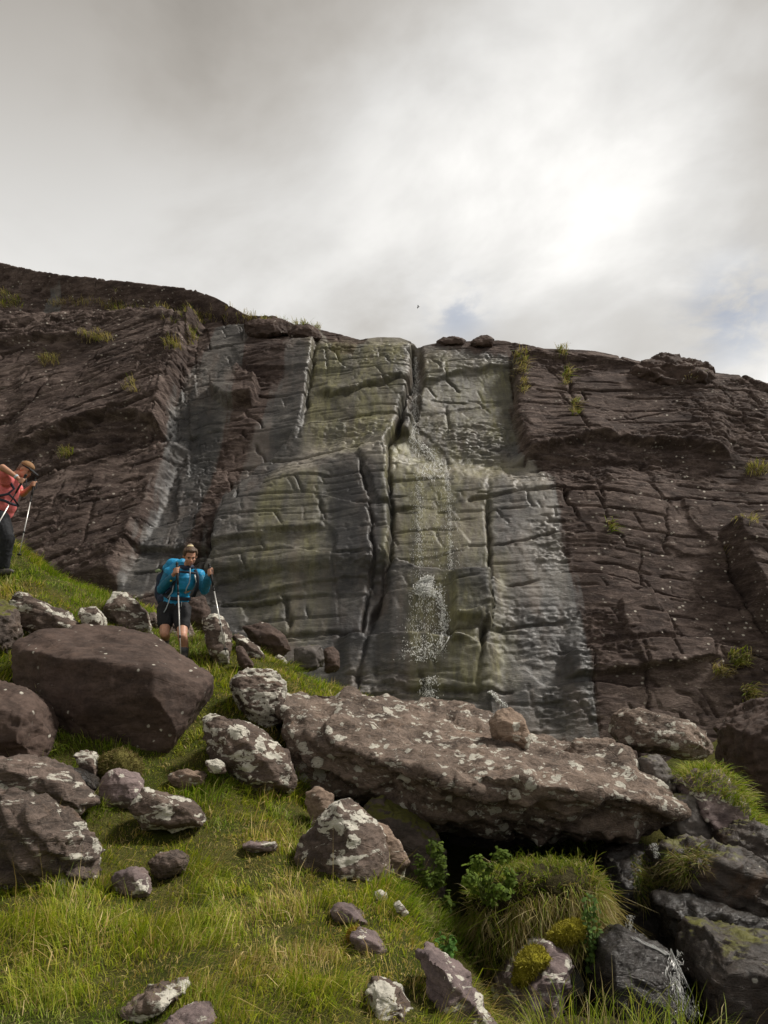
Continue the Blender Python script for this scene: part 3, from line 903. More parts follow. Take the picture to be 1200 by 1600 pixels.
G1, G2, G3 = 'rocks half sunk in the grass', 'boulders at the cliff foot', 'boulders around the stream gully'
rock('boulder', 'huge smooth dark brown boulder just below the hiker in blue', 'brown', 7.7,
     [(18, 1060), (28, 1010, .2), (62, 990, .4), (130, 983, .6), (190, 983, .7), (238, 997, .7), (286, 1030, .5), (322, 1058, .2), (325, 1104, .1), (300, 1144, .1), (240, 1182, -.2), (205, 1178, -.1), (120, 1160, .1), (58, 1144, .1), (22, 1100)],
     depth=1.7, front=[(60, 1030, -.25), (140, 1030, -.4), (238, 1046, -.45), (315, 1066, -.1), (250, 1150, -.5), (130, 1140, -.35), (60, 1100, -.25)], res=80, rough=0.6, smooth=2, facets=5, chips=0.5, lump=0.35)
rock('boulder', 'smooth brown boulder cut by the left edge beside the huge one', 'brown', 6.9, [(-80, 1058), (0, 1064), (30, 1074), (56, 1104), (69, 1140), (60, 1172), (-80, 1185)], rough=0.8)
rock('boulder', 'long lichen streaked boulder on the slope below the hiker in coral', 'mottled', 8.8, [(4, 932), (30, 925), (62, 940), (100, 958), (124, 980), (110, 1000), (40, 1010), (15, 985)], strata=0.7)
rock('boulder', 'moss topped dark rock at the left edge above the huge boulder', 'mossy', 8.2, [(-60, 945), (0, 936), (22, 955), (24, 985), (8, 1012), (-60, 1020)])
rock('rock', 'small pale grey rock peeking over the huge boulder', 'pale', 8.9, [(118, 951), (150, 947), (161, 962), (159, 995), (138, 995), (125, 968)])
rock('boulder', 'brown lichen flecked block on the slope left of the hiker in blue', 'mottled', 9.7, [(150, 940), (165, 929), (205, 927), (222, 950), (234, 990), (190, 1000), (165, 960)])
rock('rock', 'striped grey rock behind the bare legs of the hiker', 'striped', 10.4, [(222, 962), (240, 958), (292, 962), (306, 1000), (302, 1014), (235, 1005)], strata=1.0, sdir=(1, 0, 0.5))
rock('boulder', 'plain dark block against the cliff right of the hiker in blue', 'brown', 11.6, [(284, 935), (318, 930), (326, 955), (318, 985), (285, 985)])
rock('rock', 'upright lichen spotted rock under the tip of a walking pole', 'mottled', 9.4, [(320, 968), (334, 955), (352, 972), (361, 992), (362, 1012), (350, 1034), (331, 1032), (322, 1002)])
rock('rock', 'small brown rock below the walking pole tip', 'brown', 9.2, [(364, 1008), (378, 1012), (396, 1036), (390, 1046), (372, 1036)], group=G1)
rock('rock', 'lichen edged rock between the pole tip and the cliff foot', 'mottled', 9.9, [(360, 990), (376, 992), (402, 1008), (414, 1022), (410, 1042), (392, 1036)], group=G1)
rock('boulder', 'flat dark boulder lying against the wet cliff foot', 'brown', 11.2, [(378, 978), (415, 974), (446, 996), (458, 1010), (440, 1022), (402, 1018)], group=G2)
rock('rock', 'small white crusted stone under the flat dark boulder', 'pale', 10.9, [(424, 1030), (440, 1022), (450, 1038), (440, 1052), (426, 1048)], group=G2)
rock('rock', 'little lichen stone next to the grassy foot of the long slab', 'mottled', 10.2, [(446, 1052), (462, 1044), (470, 1058), (468, 1072), (448, 1070)], group=G2)
rock('boulder', 'grey wet block stacked at the cliff foot', 'grey', 12.6, [(452, 1012), (505, 1006), (508, 1040), (490, 1052), (456, 1046)], group=G2, smooth=2)
rock('boulder', 'upright brown wedge of rock beside the grey wet block', 'brown', 12.2, [(504, 1012), (516, 1004), (530, 1020), (531, 1050), (508, 1054)], group=G2)
rock('boulder', 'white lichen covered boulder touching the left end of the long slab', 'pale', 8.2, [(361, 1064), (378, 1046), (420, 1044), (446, 1068), (444, 1112), (418, 1130), (388, 1112), (362, 1088)], rough=1.2, strata=0.3)
rock('boulder', 'lichen blotched boulder leaning between grass and the long slab', 'mottled', 7.2, [(318, 1125), (345, 1112), (372, 1122), (402, 1145), (440, 1178), (461, 1202), (458, 1236), (440, 1243), (392, 1228), (345, 1195), (320, 1160)], rough=1.1)
rock('rock', 'small white stone lying in the grass under the blotched boulder', 'pale', 6.9, [(319, 1190), (338, 1186), (355, 1194), (352, 1208), (332, 1207)], group=G1)
# the long slab
slab_a = [P(*a) for a in ((438, 1080, 8.5), (520, 1079, 9.0), (620, 1090, 9.2), (720, 1105, 9.2), (800, 1128, 9.1), (840, 1150, 8.6), (437, 1100, 8.1), (452, 1160, 7.6), (520, 1150, 7.35), (610, 1185, 7.05), (690, 1218, 6.85),
                          (780, 1240, 6.85), (470, 1205, 7.7), (500, 1229, 7.75), (590, 1226, 7.35), (680, 1272, 7.3), (760, 1304, 7.45), (800, 1310, 7.5), (520, 1240, 9.2), (700, 1290, 9.5), (800, 1280, 9.3))]
slab_b = [P(*a) for a in ((650, 1120, 9.0), (760, 1135, 9.0), (860, 1152, 8.8), (940, 1160, 8.6), (985, 1172, 8.4), (1010, 1205, 8.0), (1040, 1232, 7.7), (1072, 1272, 7.45), (690, 1212, 6.95), (800, 1215, 6.75), (900, 1235, 6.75), (1000, 1255, 7.05),
                          (720, 1285, 7.35), (850, 1314, 7.45), (980, 1308, 7.5), (1040, 1292, 7.5), (900, 1290, 9.2), (1000, 1270, 8.7))]
rock('slab_boulder', 'long flat overhanging slab of rough brown rock spanning the gully', 'slab', 7.5, None, groups=[slab_a, slab_b], res=105, rough=0.62, strata=1.5, sdir=(0.28, -0.25, 1.0), smooth=1, seed=77, facets=0, chips=0.9, lump=0.2)
_sl = ROCKS[-1][0]
_sv = get_v(_sl.data) + np.array(_sl.location)
_sx, _sy = project(_sv[:, 0], _sv[:, 1], _sv[:, 2])
_near = (np.abs(_sx - 800) < 25) & (np.abs(_sy - 1160) < 6)
Y_LOOSE = float(np.percentile(_sv[_near, 1], 15)) if _near.any() else 7.7
rock('rock', 'loose tan brown rock perched on top of the long slab', 'tan', Y_LOOSE, [(765, 1128), (778, 1112), (796, 1108), (815, 1118), (832, 1150), (826, 1166), (798, 1164), (772, 1148)])
rock('rock', 'pale topped bump of rock on the right shoulder of the long slab', 'slab', 8.3, [(880, 1165), (905, 1154), (955, 1156), (982, 1178), (985, 1200), (930, 1200), (885, 1190)], strata=0.6)
rock('boulder', 'lichen spotted capstone bridging the rocks right of the long slab', 'slab', 8.5, [(962, 1146), (968, 1112), (988, 1104), (1004, 1108), (1014, 1122), (1060, 1130), (1112, 1141), (1124, 1162), (1090, 1182), (1055, 1172), (1010, 1160), (985, 1158)], depth=0.9)
rock('boulder', 'upright grey brown rock wedged beneath the capstone', 'grey', 8.0, [(990, 1200), (1004, 1182), (1030, 1180), (1050, 1205), (1062, 1240), (1030, 1250), (1000, 1230)])
rock('boulder', 'smooth grey rock tucked behind the right tip of the long slab', 'grey', 7.6, [(1040, 1250), (1060, 1242), (1092, 1246), (1112, 1285), (1124, 1330), (1080, 1345), (1050, 1300)])
rock('boulder', 'rough purple lichen boulder crowned by bright green grass', 'purple', 7.7, [(1062, 1228), (1090, 1205), (1135, 1212), (1165, 1245), (1182, 1290), (1215, 1330), (1225, 1400), (1160, 1360), (1120, 1310), (1095, 1262)], rough=1.2)
rock('boulder', 'large dark boulder at the right edge below the cliff', 'brown', 9.2, [(1144, 1135), (1168, 1118), (1200, 1096), (1320, 1060), (1340, 1300), (1210, 1300), (1165, 1230)], rough=1.1)
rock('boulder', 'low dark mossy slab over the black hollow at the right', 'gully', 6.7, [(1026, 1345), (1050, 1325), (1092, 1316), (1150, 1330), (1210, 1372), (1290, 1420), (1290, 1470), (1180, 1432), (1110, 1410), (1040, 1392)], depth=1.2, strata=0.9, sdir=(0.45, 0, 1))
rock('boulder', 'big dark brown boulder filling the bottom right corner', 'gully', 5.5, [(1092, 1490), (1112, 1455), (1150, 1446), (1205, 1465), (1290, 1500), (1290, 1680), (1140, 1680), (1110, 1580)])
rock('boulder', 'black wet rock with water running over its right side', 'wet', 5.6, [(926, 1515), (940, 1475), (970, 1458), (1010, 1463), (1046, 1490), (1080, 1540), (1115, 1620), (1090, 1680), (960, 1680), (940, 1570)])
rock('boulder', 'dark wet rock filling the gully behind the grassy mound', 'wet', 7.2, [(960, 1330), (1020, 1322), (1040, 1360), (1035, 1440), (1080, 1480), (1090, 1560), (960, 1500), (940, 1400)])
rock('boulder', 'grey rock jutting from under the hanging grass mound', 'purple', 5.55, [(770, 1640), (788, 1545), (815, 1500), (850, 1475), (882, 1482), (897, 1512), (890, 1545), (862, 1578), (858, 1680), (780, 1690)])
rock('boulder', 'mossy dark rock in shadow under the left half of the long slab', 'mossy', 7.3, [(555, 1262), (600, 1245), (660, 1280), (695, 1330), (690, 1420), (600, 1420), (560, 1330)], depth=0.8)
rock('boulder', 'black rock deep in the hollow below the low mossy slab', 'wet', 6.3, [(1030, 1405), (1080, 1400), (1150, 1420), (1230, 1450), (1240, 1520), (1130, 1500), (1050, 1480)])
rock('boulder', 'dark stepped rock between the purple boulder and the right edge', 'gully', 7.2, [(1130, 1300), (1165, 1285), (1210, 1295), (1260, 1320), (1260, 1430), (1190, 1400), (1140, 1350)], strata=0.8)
rock('boulder', 'added dark filler rock blocking light behind the hollow under the slab', 'gully', 9.3, [(600, 1250), (760, 1235), (950, 1240), (1080, 1250), (1110, 1330), (1090, 1470), (900, 1480), (700, 1470), (610, 1400)], depth=1.2, res=50)  # filler rock, added to stop light leaking through under the slab
rock('boulder', 'banded lichen boulder at the left edge rising from long grass', 'striped', 5.1, [(-80, 1262), (-10, 1246), (22, 1243), (70, 1264), (114, 1300), (137, 1345), (132, 1380), (60, 1392), (-80, 1392)], rough=1.1, strata=1.3, sdir=(0.75, 0.1, 1.0))
rock('boulder', 'long low lichen rock left of the mossy cushion', 'striped', 6.2, [(-80, 1188), (0, 1186), (42, 1187), (100, 1214), (141, 1246), (138, 1268), (98, 1268), (20, 1240), (-80, 1240)], strata=0.6, sdir=(0.5, 0, 1))
rock('rock', 'grey lichen stone standing by the mossy cushion', 'mottled', 6.85, [(114, 1178), (128, 1171), (142, 1176), (153, 1202), (152, 1222), (128, 1205)], group=G1, strata=0.6)
rock('rock', 'dark flat stone shading a hollow under the grey lichen stone', 'wet', 6.6, [(80, 1207), (108, 1199), (124, 1203), (148, 1222), (150, 1234), (112, 1236)], group=G1, strata=0.8)
rock('boulder', 'purple brown rock between the mossy cushion and a white patched rock', 'purple', 6.55, [(152, 1238), (166, 1208), (184, 1201), (206, 1208), (222, 1228), (216, 1256), (165, 1262)])
rock('boulder', 'low rock with a large white lichen patch in mid grass', 'mottled', 6.15, [(198, 1262), (206, 1240), (222, 1234), (262, 1246), (308, 1264), (318, 1280), (280, 1294), (220, 1290)])
rock('rock', 'small orange tinged stone in the grass below the white patched rock', 'striped', 5.5, [(228, 1350), (244, 1335), (268, 1331), (294, 1336), (286, 1358), (248, 1372)], strata=0.8, sdir=(1, 0, .5))
rock('rock', 'rounded rough stone half buried in long grass', 'purple', 5.15, [(172, 1378), (186, 1360), (204, 1357), (224, 1366), (234, 1394), (190, 1408)])
rock('boulder', 'pointed lichen patched boulder standing in front of the long slab', 'mottled', 5.9, [(444, 1352), (470, 1312), (498, 1282), (522, 1254), (546, 1247), (570, 1268), (592, 1296), (606, 1340), (594, 1392), (540, 1400), (480, 1390)],
     depth=0.75, front=[(530, 1262, -.12), (548, 1300, -.28), (520, 1372, -.36), (570, 1375, -.3), (470, 1362, -.2)], rough=0.85)
rock('rock', 'brown pink rock leaning behind the pointed boulder', 'tan', 6.3, [(586, 1288), (604, 1292), (630, 1325), (642, 1345), (632, 1372), (600, 1378)], group=G3)
rock('rock', 'brown rock with dead grass left of the pointed boulder top', 'tan', 6.75, [(478, 1240), (498, 1232), (520, 1244), (524, 1290), (500, 1310), (484, 1285)], group=G3)
rock('rock', 'flat purple stone in the grass above the mossy ended one', 'purple', 4.95, [(508, 1418), (524, 1412), (548, 1418), (582, 1446), (566, 1454), (530, 1438)])
rock('rock', 'purple stone with orange moss at its upper end', 'purple', 4.6, [(544, 1462), (560, 1454), (584, 1464), (617, 1490), (604, 1504), (566, 1488)])
rock('boulder', 'black and white lichen boulder at the bottom edge', 'pale', 3.85, [(574, 1552), (584, 1536), (604, 1538), (626, 1550), (652, 1590), (665, 1660), (585, 1670)])
rock('boulder', 'long pitted pinkish rock along the edge of the gully', 'purple', 4.0, [(652, 1495), (672, 1492), (704, 1515), (745, 1560), (788, 1612), (780, 1680), (715, 1640), (668, 1550)], rough=1.2)
rock('rock', 'tiny white stone nearest the pointed boulder', 'pale', 5.35, [(582, 1397), (594, 1391), (607, 1398), (602, 1408), (586, 1407)], group=G1)
rock('rock', 'tiny white stone near the gully edge', 'pale', 5.15, [(614, 1412), (624, 1409), (638, 1424), (632, 1432), (620, 1424)], group=G1)
rock('rock', 'flat lichen ledge in the grass at the bottom edge', 'mottled', 3.7, [(148, 1606), (190, 1576), (240, 1556), (284, 1543), (288, 1556), (240, 1584), (180, 1630)], strata=0.7)
rock('rock', 'pinkish stone at the bottom edge right of the flat ledge', 'purple', 3.55, [(245, 1615), (272, 1584), (305, 1578), (336, 1592), (345, 1660), (250, 1660)])
rock('rock', 'low weathered stone in grass under the huge boulder', 'tan', 6.9, [(255, 1212), (280, 1203), (318, 1205), (325, 1222), (285, 1232)])
rock('rock', 'flat brown stone showing through turf mid slope', 'purple', 6.0, [(372, 1322), (392, 1316), (432, 1318), (434, 1328), (390, 1332)], group=G1)
# on the skyline
rock('outcrop', 'humped outcrop breaking the skyline at the right', 'brown', 19.5, [(975, 585), (1008, 562), (1035, 549), (1062, 549), (1092, 564), (1130, 588), (1128, 605), (1060, 618), (995, 606)], rough=1.2, strata=0.8)
rock('skyline_boulder', 'flat boulder on the cliff top right of the fall, left of a pair', 'brown', 20.2, [(678, 533), (692, 527), (716, 526), (732, 531), (728, 540), (690, 541)], res=30, group='boulders on the cliff top')
rock('skyline_boulder', 'rounded boulder on the cliff top, right of a pair', 'brown', 20.0, [(734, 534), (744, 524), (764, 523), (775, 529), (772, 540), (740, 541)], res=30, group='boulders on the cliff top')
rock('skyline_boulder', 'long low hump of rock at the left lip of the cliff', 'brown', 20.3, [(375, 508), (402, 496), (432, 496), (452, 505), (462, 520), (420, 530), (385, 525)], res=40, group='boulders on the cliff top')
rock('skyline_boulder', 'small hump with grass beside it on the cliff lip', 'brown', 20.0, [(448, 518), (464, 506), (482, 506), (506, 518), (500, 532), (456, 530)], res=30, group='boulders on the cliff top')

# ------------------------------------------------------------------ grass
def leaf_mat(name, trans=0.35, rough=0.55):
    m, T = new_mat(name)
    at = T.n('ShaderNodeAttribute', attribute_name='col').outputs['Color']
    d = T.n('ShaderNodeBsdfPrincipled', {'Base Color': at, 'Roughness': rough, 'Specular IOR Level': 0.25})
    t = T.n('ShaderNodeBsdfTranslucent', {'Color': T.mix(1.0, at, (1.15, 1.2, 0.7), 'MULTIPLY')})
    out(T, T.n('ShaderNodeMixShader', {0: trans, 1: d.outputs[0], 2: t.outputs[0]}).outputs[0])
    return m


M['grass'] = leaf_mat('grass_blade')
M['leaf'] = leaf_mat('leaf_green', 0.3, 0.8)
M['mossfuzz'] = leaf_mat('moss_fuzz', 0.15, 0.9)


def blades(root, up, lean, length, width, droop, colr, segs=(0.0, 0.4, 0.75)):
    """arrays (n,3),(n,3),(n,3),(n,),(n,),(n,),(n,3) -> verts, tris, colours of n tapering bent blades"""
    n = len(root)
    side = np.cross(up, lean)
    ln = np.linalg.norm(side, axis=1, keepdims=True)
    side = np.where(ln > 1e-6, side / np.maximum(ln, 1e-6), np.array((1.0, 0, 0)))
    tw = rng.normal(0, 0.6, (n, 1))
    side = side * np.cos(tw) + lean * np.sin(tw)
    vs_, k = [], len(segs)
    L = length[:, None]
    dr = droop[:, None]
    for t in list(segs) + [1.0]:
        p = root + up * (L * t * (1 - 0.30 * dr * t)) + lean * (L * dr * t * t * 0.85)
        p = p - np.array((0, 0, 1.0)) * (L * dr * dr * t ** 3 * 0.42)
        if t < 1.0:
            w = (width * (1.0 - 0.55 * t))[:, None] * 0.5
            vs_ += [p - side * w, p + side * w]
        else:
            vs_.append(p)
    V = np.stack(vs_, 1).reshape(-1, 3)
    m = 2 * k + 1
    f = []
    for i in range(k - 1):
        a = 2 * i
        f += [(a, a + 1, a + 3), (a, a + 3, a + 2)]
    f.append((2 * k - 2, 2 * k - 1, 2 * k))
    F = (np.array(f)[None] + (np.arange(n) * m)[:, None, None]).reshape(-1, 3)
    C = np.repeat(np.concatenate([colr, np.ones((n, 1))], 1), m, 0)
    return V, F, C


GREEN = np.array([(0.12, 0.185, 0.010), (0.19, 0.26, 0.016), (0.26, 0.32, 0.026), (0.35, 0.37, 0.055)])
STRAW = np.array([(0.44, 0.36, 0.16), (0.56, 0.47, 0.25), (0.33, 0.25, 0.10)])


def grass_cols(n, straw):
    g = GREEN[rng.integers(0, 4, n)] * rng.uniform(0.75, 1.25, (n, 1))
    s = STRAW[rng.integers(0, 3, n)] * rng.uniform(0.75, 1.15, (n, 1))
    return np.where((rng.random(n) < straw)[:, None], s, g)


def not_in_rocks(x, y, z, grow=0.58):
    ok = np.ones(len(x), bool)
    for o, c, h in ROCKS:
        if h[0] < 0.05:
            continue
        e = ((x - c[0]) / (h[0] * grow)) ** 2 + ((y - c[1]) / (h[1] * grow)) ** 2
        ok &= ~((e < 1) & (z < c[2] + h[2] * 0.7))
    return ok


def slope_grass():
    N = 1150000
    x = rng.uniform(-8.5, 7.2, N)
    y = rng.uniform(2.6, 13.2, N)
    keep = rng.random(N) < np.clip((3.7 / y) ** 1.35, 0, 1) * np.where(np.abs(x) < 0.56 * y + 0.6, 1, 0.15)
    x, y = x[keep], y[keep]
    z = gz(x, y)
    e = 0.08
    sx_, sy_ = (gz(x + e, y) - z) / e, (gz(x, y + e) - z) / e
    nrm = unit(np.stack([-sx_, -sy_, np.ones_like(x)], 1))
    clump = fbm(x * 3.4, y * 3.4, 0.0, 3, gain=0.6, seed=201)
    bare = fbm(x * 1.1, y * 1.1, 5.0, 3, seed=203)
    k = not_in_rocks(x, y, z) & ~((x > 0.62) & (z < -1.5)) & (nrm[:, 2] > 0.28) & (rng.random(len(x)) < 0.55 + 0.9 * sstep(-0.35, 0.2, clump))
    x, y, z, nrm, clump, bare = x[k], y[k], z[k], nrm[k], clump[k], bare[k]
    n = len(x)
    tall = 0.045 + 0.10 * sstep(-0.15, 0.45, clump) + 0.03 * sstep(5.6, 4.2, y) * sstep(-0.3, 0.3, clump)
    L = tall * rng.uniform(0.6, 1.55, n)
    long_ = rng.random(n) < 0.035 * sstep(9, 4, y)
    L = np.where(long_, L * rng.uniform(1.6, 2.8, n), L)
    wdt = np.clip(0.0009 * y, 0.003, 0.010) * np.exp(rng.normal(0, 0.35, n))
    ang = 2.2 * fbm(x * 1.3, y * 1.3, 9.0, 3, seed=207) * 3.0 + rng.normal(0, 0.75, n)
    lean = np.stack([np.cos(ang), np.sin(ang), np.zeros(n)], 1) + np.stack([nrm[:, 0], nrm[:, 1], np.zeros(n)], 1) * 1.6
    lean = unit(lean)
    up = unit(nrm * 0.45 + np.array((0, 0, 0.8)) + rng.normal(0, 0.22, (n, 3)))
    straw = np.clip(0.13 + 0.42 * sstep(0.02, 0.42, bare) + 0.25 * sstep(-0.1, -0.5, clump) + 0.1 * sstep(0.5, 0.9, 1 - nrm[:, 2]), 0, 0.75)
    c = grass_cols(n, np.where(long_, 0.75, straw))
    patch = fbm(x * 0.7, y * 0.7, 2.0, 3, seed=211)[:, None]
    c = c * (1.0 + 0.35 * patch) * np.where(patch > 0.1, np.array((1.08, 1.0, 0.9)), np.array((0.92, 1.03, 0.9)))
    V, F, C = blades(np.stack([x, y, z - 0.01], 1), up, lean, L, wdt, rng.uniform(0.25, 1.15, n), np.clip(c, 0, 1), segs=(0.0, 0.5))
    o = obj('grass', mesh_from('grass', V, F, M['grass'], smooth=False, attrs={'col': C}))
    tag(o, 'long green and straw coloured grass covering the slope', 'grass', kind='stuff')
    print('grass blades', n)


slope_grass()


def tuft_mesh(roots, ups, L, straw, droop=(0.3, 1.0), width=0.004, spread=0.5, down=0.0, colmul=1.0):
    n = len(roots)
    ang = rng.uniform(0, 2 * math.pi, n)
    lean = np.stack([np.cos(ang), np.sin(ang) - 0.4, np.zeros(n)], 1) + ups * np.array((0.8, 0.8, 0.0))
    lean = unit(lean)
    up = unit(ups * (1 - down) + np.array((0, 0, 0.6 * (1 - down))) + np.array((0, -0.35, -0.9)) * down + rng.normal(0, spread * 0.5, (n, 3)))
    return blades(np.asarray(roots), up, lean, L * rng.uniform(0.55, 1.3, n), width * rng.uniform(0.7, 1.4, n), rng.uniform(droop[0], droop[1], n), np.clip(grass_cols(n, straw) * colmul, 0, 1))


def roots_on(o, region, n, minz=0.0, facing=True):
    """random vertices of a mesh object that fall inside a photo-pixel polygon and look up enough"""
    me = o.data
    v = get_v(me) + np.array(o.matrix_basis.translation)
    nn = get_n(me)
    qx, qy = project(v[:, 0], v[:, 1], v[:, 2])
    a = np.array(region, float)
    ins = np.zeros(len(v), bool)
    for i in range(len(a)):
        x0, y0 = a[i]
        x1, y1 = a[(i + 1) % len(a)]
        ins ^= ((y0 > qy) != (y1 > qy)) & (qx < (x1 - x0) * (qy - y0) / ((y1 - y0) if y1 != y0 else 1e-9) + x0)
    ok = ins & (nn[:, 2] > minz)
    if facing:
        ok &= (np.einsum('ij,ij->i', nn, -unit(v)) > -0.15)
    ii = np.where(ok)[0]
    if len(ii) == 0:
        return np.zeros((0, 3)), np.zeros((0, 3))
    ii = rng.choice(ii, n)
    return v[ii] + rng.normal(0, 0.008, (n, 3)), nn[ii]


def part_mesh(name, V, F, C, mat, parent, kind=None):
    loc = np.array(parent.location)
    o = obj(name, mesh_from(name, V - loc, F, mat, smooth=False, attrs={'col': C}), parent=parent)
    if kind:
        o['kind'] = kind
    return o


# tufts on the cliff and along its lip
CT = [(292, 498, 42, 11, 120, .45, 'broad pale grass tuft on the ledge left of the wet streak'), (12, 470, 26, 12, 90, .4, 'yellowed grass bank on the upper ledge at the left edge'),
      (182, 482, 16, 9, 60, .5, 'grass tuft under the upper left tier'), (150, 528, 26, 8, 70, .65, 'dry grass strip across the left rock face'), (78, 565, 14, 8, 40, .6, 'small dry tuft on the left rock face'),
      (105, 710, 9, 6, 40, .3, 'small green tuft above the hiker in coral'), (428, 508, 22, 8, 60, .5, 'grass on the lip beside the long low hump'), (480, 510, 20, 14, 80, .45, 'wispy grass tuft on the cliff lip left of the fall'),
      (814, 566, 11, 20, 80, .6, 'hanging yellow grass at the top of the dry right face'), (818, 605, 4, 11, 30, .6, 'thin grass wisp under the hanging yellow grass'), (878, 550, 8, 8, 40, .4, 'little tuft on the skyline above the grassy crack'),
      (886, 590, 6, 14, 40, .5, 'upper grass growing down the crack on the right face'), (898, 640, 6, 14, 40, .5, 'lower grass growing down the crack on the right face'), (1085, 592, 10, 6, 40, .6, 'dry tuft below the humped outcrop'),
      (1180, 735, 14, 10, 60, .55, 'dry grass on a ledge at the far right'), (1160, 822, 16, 9, 50, .6, 'ochre grass on the right face near the edge'), (1155, 1030, 14, 13, 70, .2, 'bright green tuft on the lower right face'),
      (1172, 1090, 9, 20, 70, .5, 'hanging yellow green tuft above the right edge boulder'), (1128, 1052, 14, 8, 40, .8, 'ochre grass strip beside the bright green tuft'), (955, 825, 4, 8, 24, .3, 'tiny green wisp in a crack mid right face'),
      (205, 608, 10, 7, 30, .7, 'dry wisp on the left face by the stepped edge'), (270, 540, 12, 7, 40, .6, 'dry fringe along the top of the stepped edge'), (300, 520, 5, 14, 40, .5, 'thin grass line running down the step edge'),
      (120, 475, 40, 5, 60, .8, 'brown grass line along the upper left ledge'), (235, 487, 30, 5, 50, .6, 'sparse grass along the ledge right of the tuft'), (375, 497, 24, 5, 50, .7, 'dry grass along the lip below the upper tier')]
for (px, py, wx, wy, n, straw, lab) in CT:
    n = int(n * 3.0)
    c = on_cliff(px, py, 0.02)
    t = empty('grass_tuft', c, lab, 'grass tuft', 'grass tufts on the cliff')
    rt = on_cliff(px + wx * rng.uniform(-1, 1, 80), py + wy * rng.uniform(-0.9, 0.9, 80), 0.0)
    rt = rt[rng.integers(0, len(rt), n)] + rng.normal(0, 0.035, (n, 3))
    V, F, C = tuft_mesh(rt, np.repeat(NRM[None], n, 0), 0.22, min(0.9, straw + 0.2), droop=(0.5, 1.2), colmul=0.85, width=0.014, down=0.35 if wy > wx else 0.0)
    part_mesh('blade_clump', V, F, C, M['grass'], t, 'stuff')

byl = {o['label']: o for o, _, _ in ROCKS}
pur = [o for l, o in byl.items() if 'crowned by bright green' in l][0]
ge = [o for l, o in byl.items() if 'right edge below the cliff' in l][0]
t = empty('grass_tuft', pur.location, 'thick bright green grass crowning the purple boulder at the right', 'grass tuft')
r1, n1 = roots_on(pur, [(1060, 1240), (1070, 1195), (1140, 1195), (1190, 1260), (1190, 1310), (1150, 1262), (1110, 1240)], 2600, 0.2, facing=False)
V, F, C = tuft_mesh(r1, n1, 0.15, 0.15, width=0.006, droop=(0.5, 1.2), colmul=1.0)
part_mesh('blade_clump', V, F, C, M['grass'], t, 'stuff')

# moss cushion under the huge boulder
def moss_mat(name, a, b):
    m, T = new_mat(name)
    co = T.n('ShaderNodeTexCoord').outputs['Object']
    f = T.noise(co, 60.0, 4.0, 0.7)
    g = T.noise(co, 9.0, 4.0)
    c = T.mix(T.ss(T.math('ADD', T.math('MULTIPLY', f, 0.5), T.math('MULTIPLY', g, 0.5)), 0.35, 0.65), a, b)
    out(T, T.n('ShaderNodeBsdfPrincipled', {'Base Color': c, 'Roughness': 1.0, 'Specular IOR Level': 0.05,
               'Normal': T.n('ShaderNodeBump', {'Strength': 1.0, 'Distance': 0.02, 'Height': f}).outputs[0]}).outputs[0])
    return m


M['moss_olive'] = moss_mat('moss_olive', (0.07, 0.065, 0.018), (0.17, 0.15, 0.05))
M['moss_gold'] = moss_mat('moss_gold', (0.14, 0.12, 0.012), (0.30, 0.27, 0.03))
M['peat'] = moss_mat('peat_turf', (0.028, 0.024, 0.014), (0.075, 0.065, 0.03))


def cushion(name, label, Y, outline, mat, fuzz=None, n=900, L=0.03):
    o = rock(name, label, mat, Y, outline, res=36, smooth=6)
    o['category'] = 'moss'
    nn_ = o.name
    me = o.data
    v = get_v(me); nm = get_n(me)
    ii = rng.integers(0, len(v), n)
    cols = np.array(fuzz)[rng.integers(0, len(fuzz), n)] * rng.uniform(0.7, 1.3, (n, 1))
    V, F, C = blades(v[ii], unit(nm[ii] + rng.normal(0, 0.35, (n, 3))), unit(rng.normal(0, 1, (n, 3))), L * rng.uniform(0.5, 1.4, n), np.full(n, 0.006), rng.uniform(0.1, 0.6, n), cols)
    f = obj('fuzz', mesh_from('fuzz', V, F, M['mossfuzz'], smooth=False, attrs={'col': C}), parent=o)
    f['kind'] = 'stuff'
    return o


cushion('moss_cushion', 'olive brown moss cushion below the huge boulder', 6.95, [(150, 1208), (158, 1182), (180, 1172), (205, 1178), (222, 1198), (215, 1212), (170, 1216)], M['moss_olive'], [(0.12, 0.11, 0.03), (0.2, 0.17, 0.06), (0.16, 0.11, 0.05)], 1800)

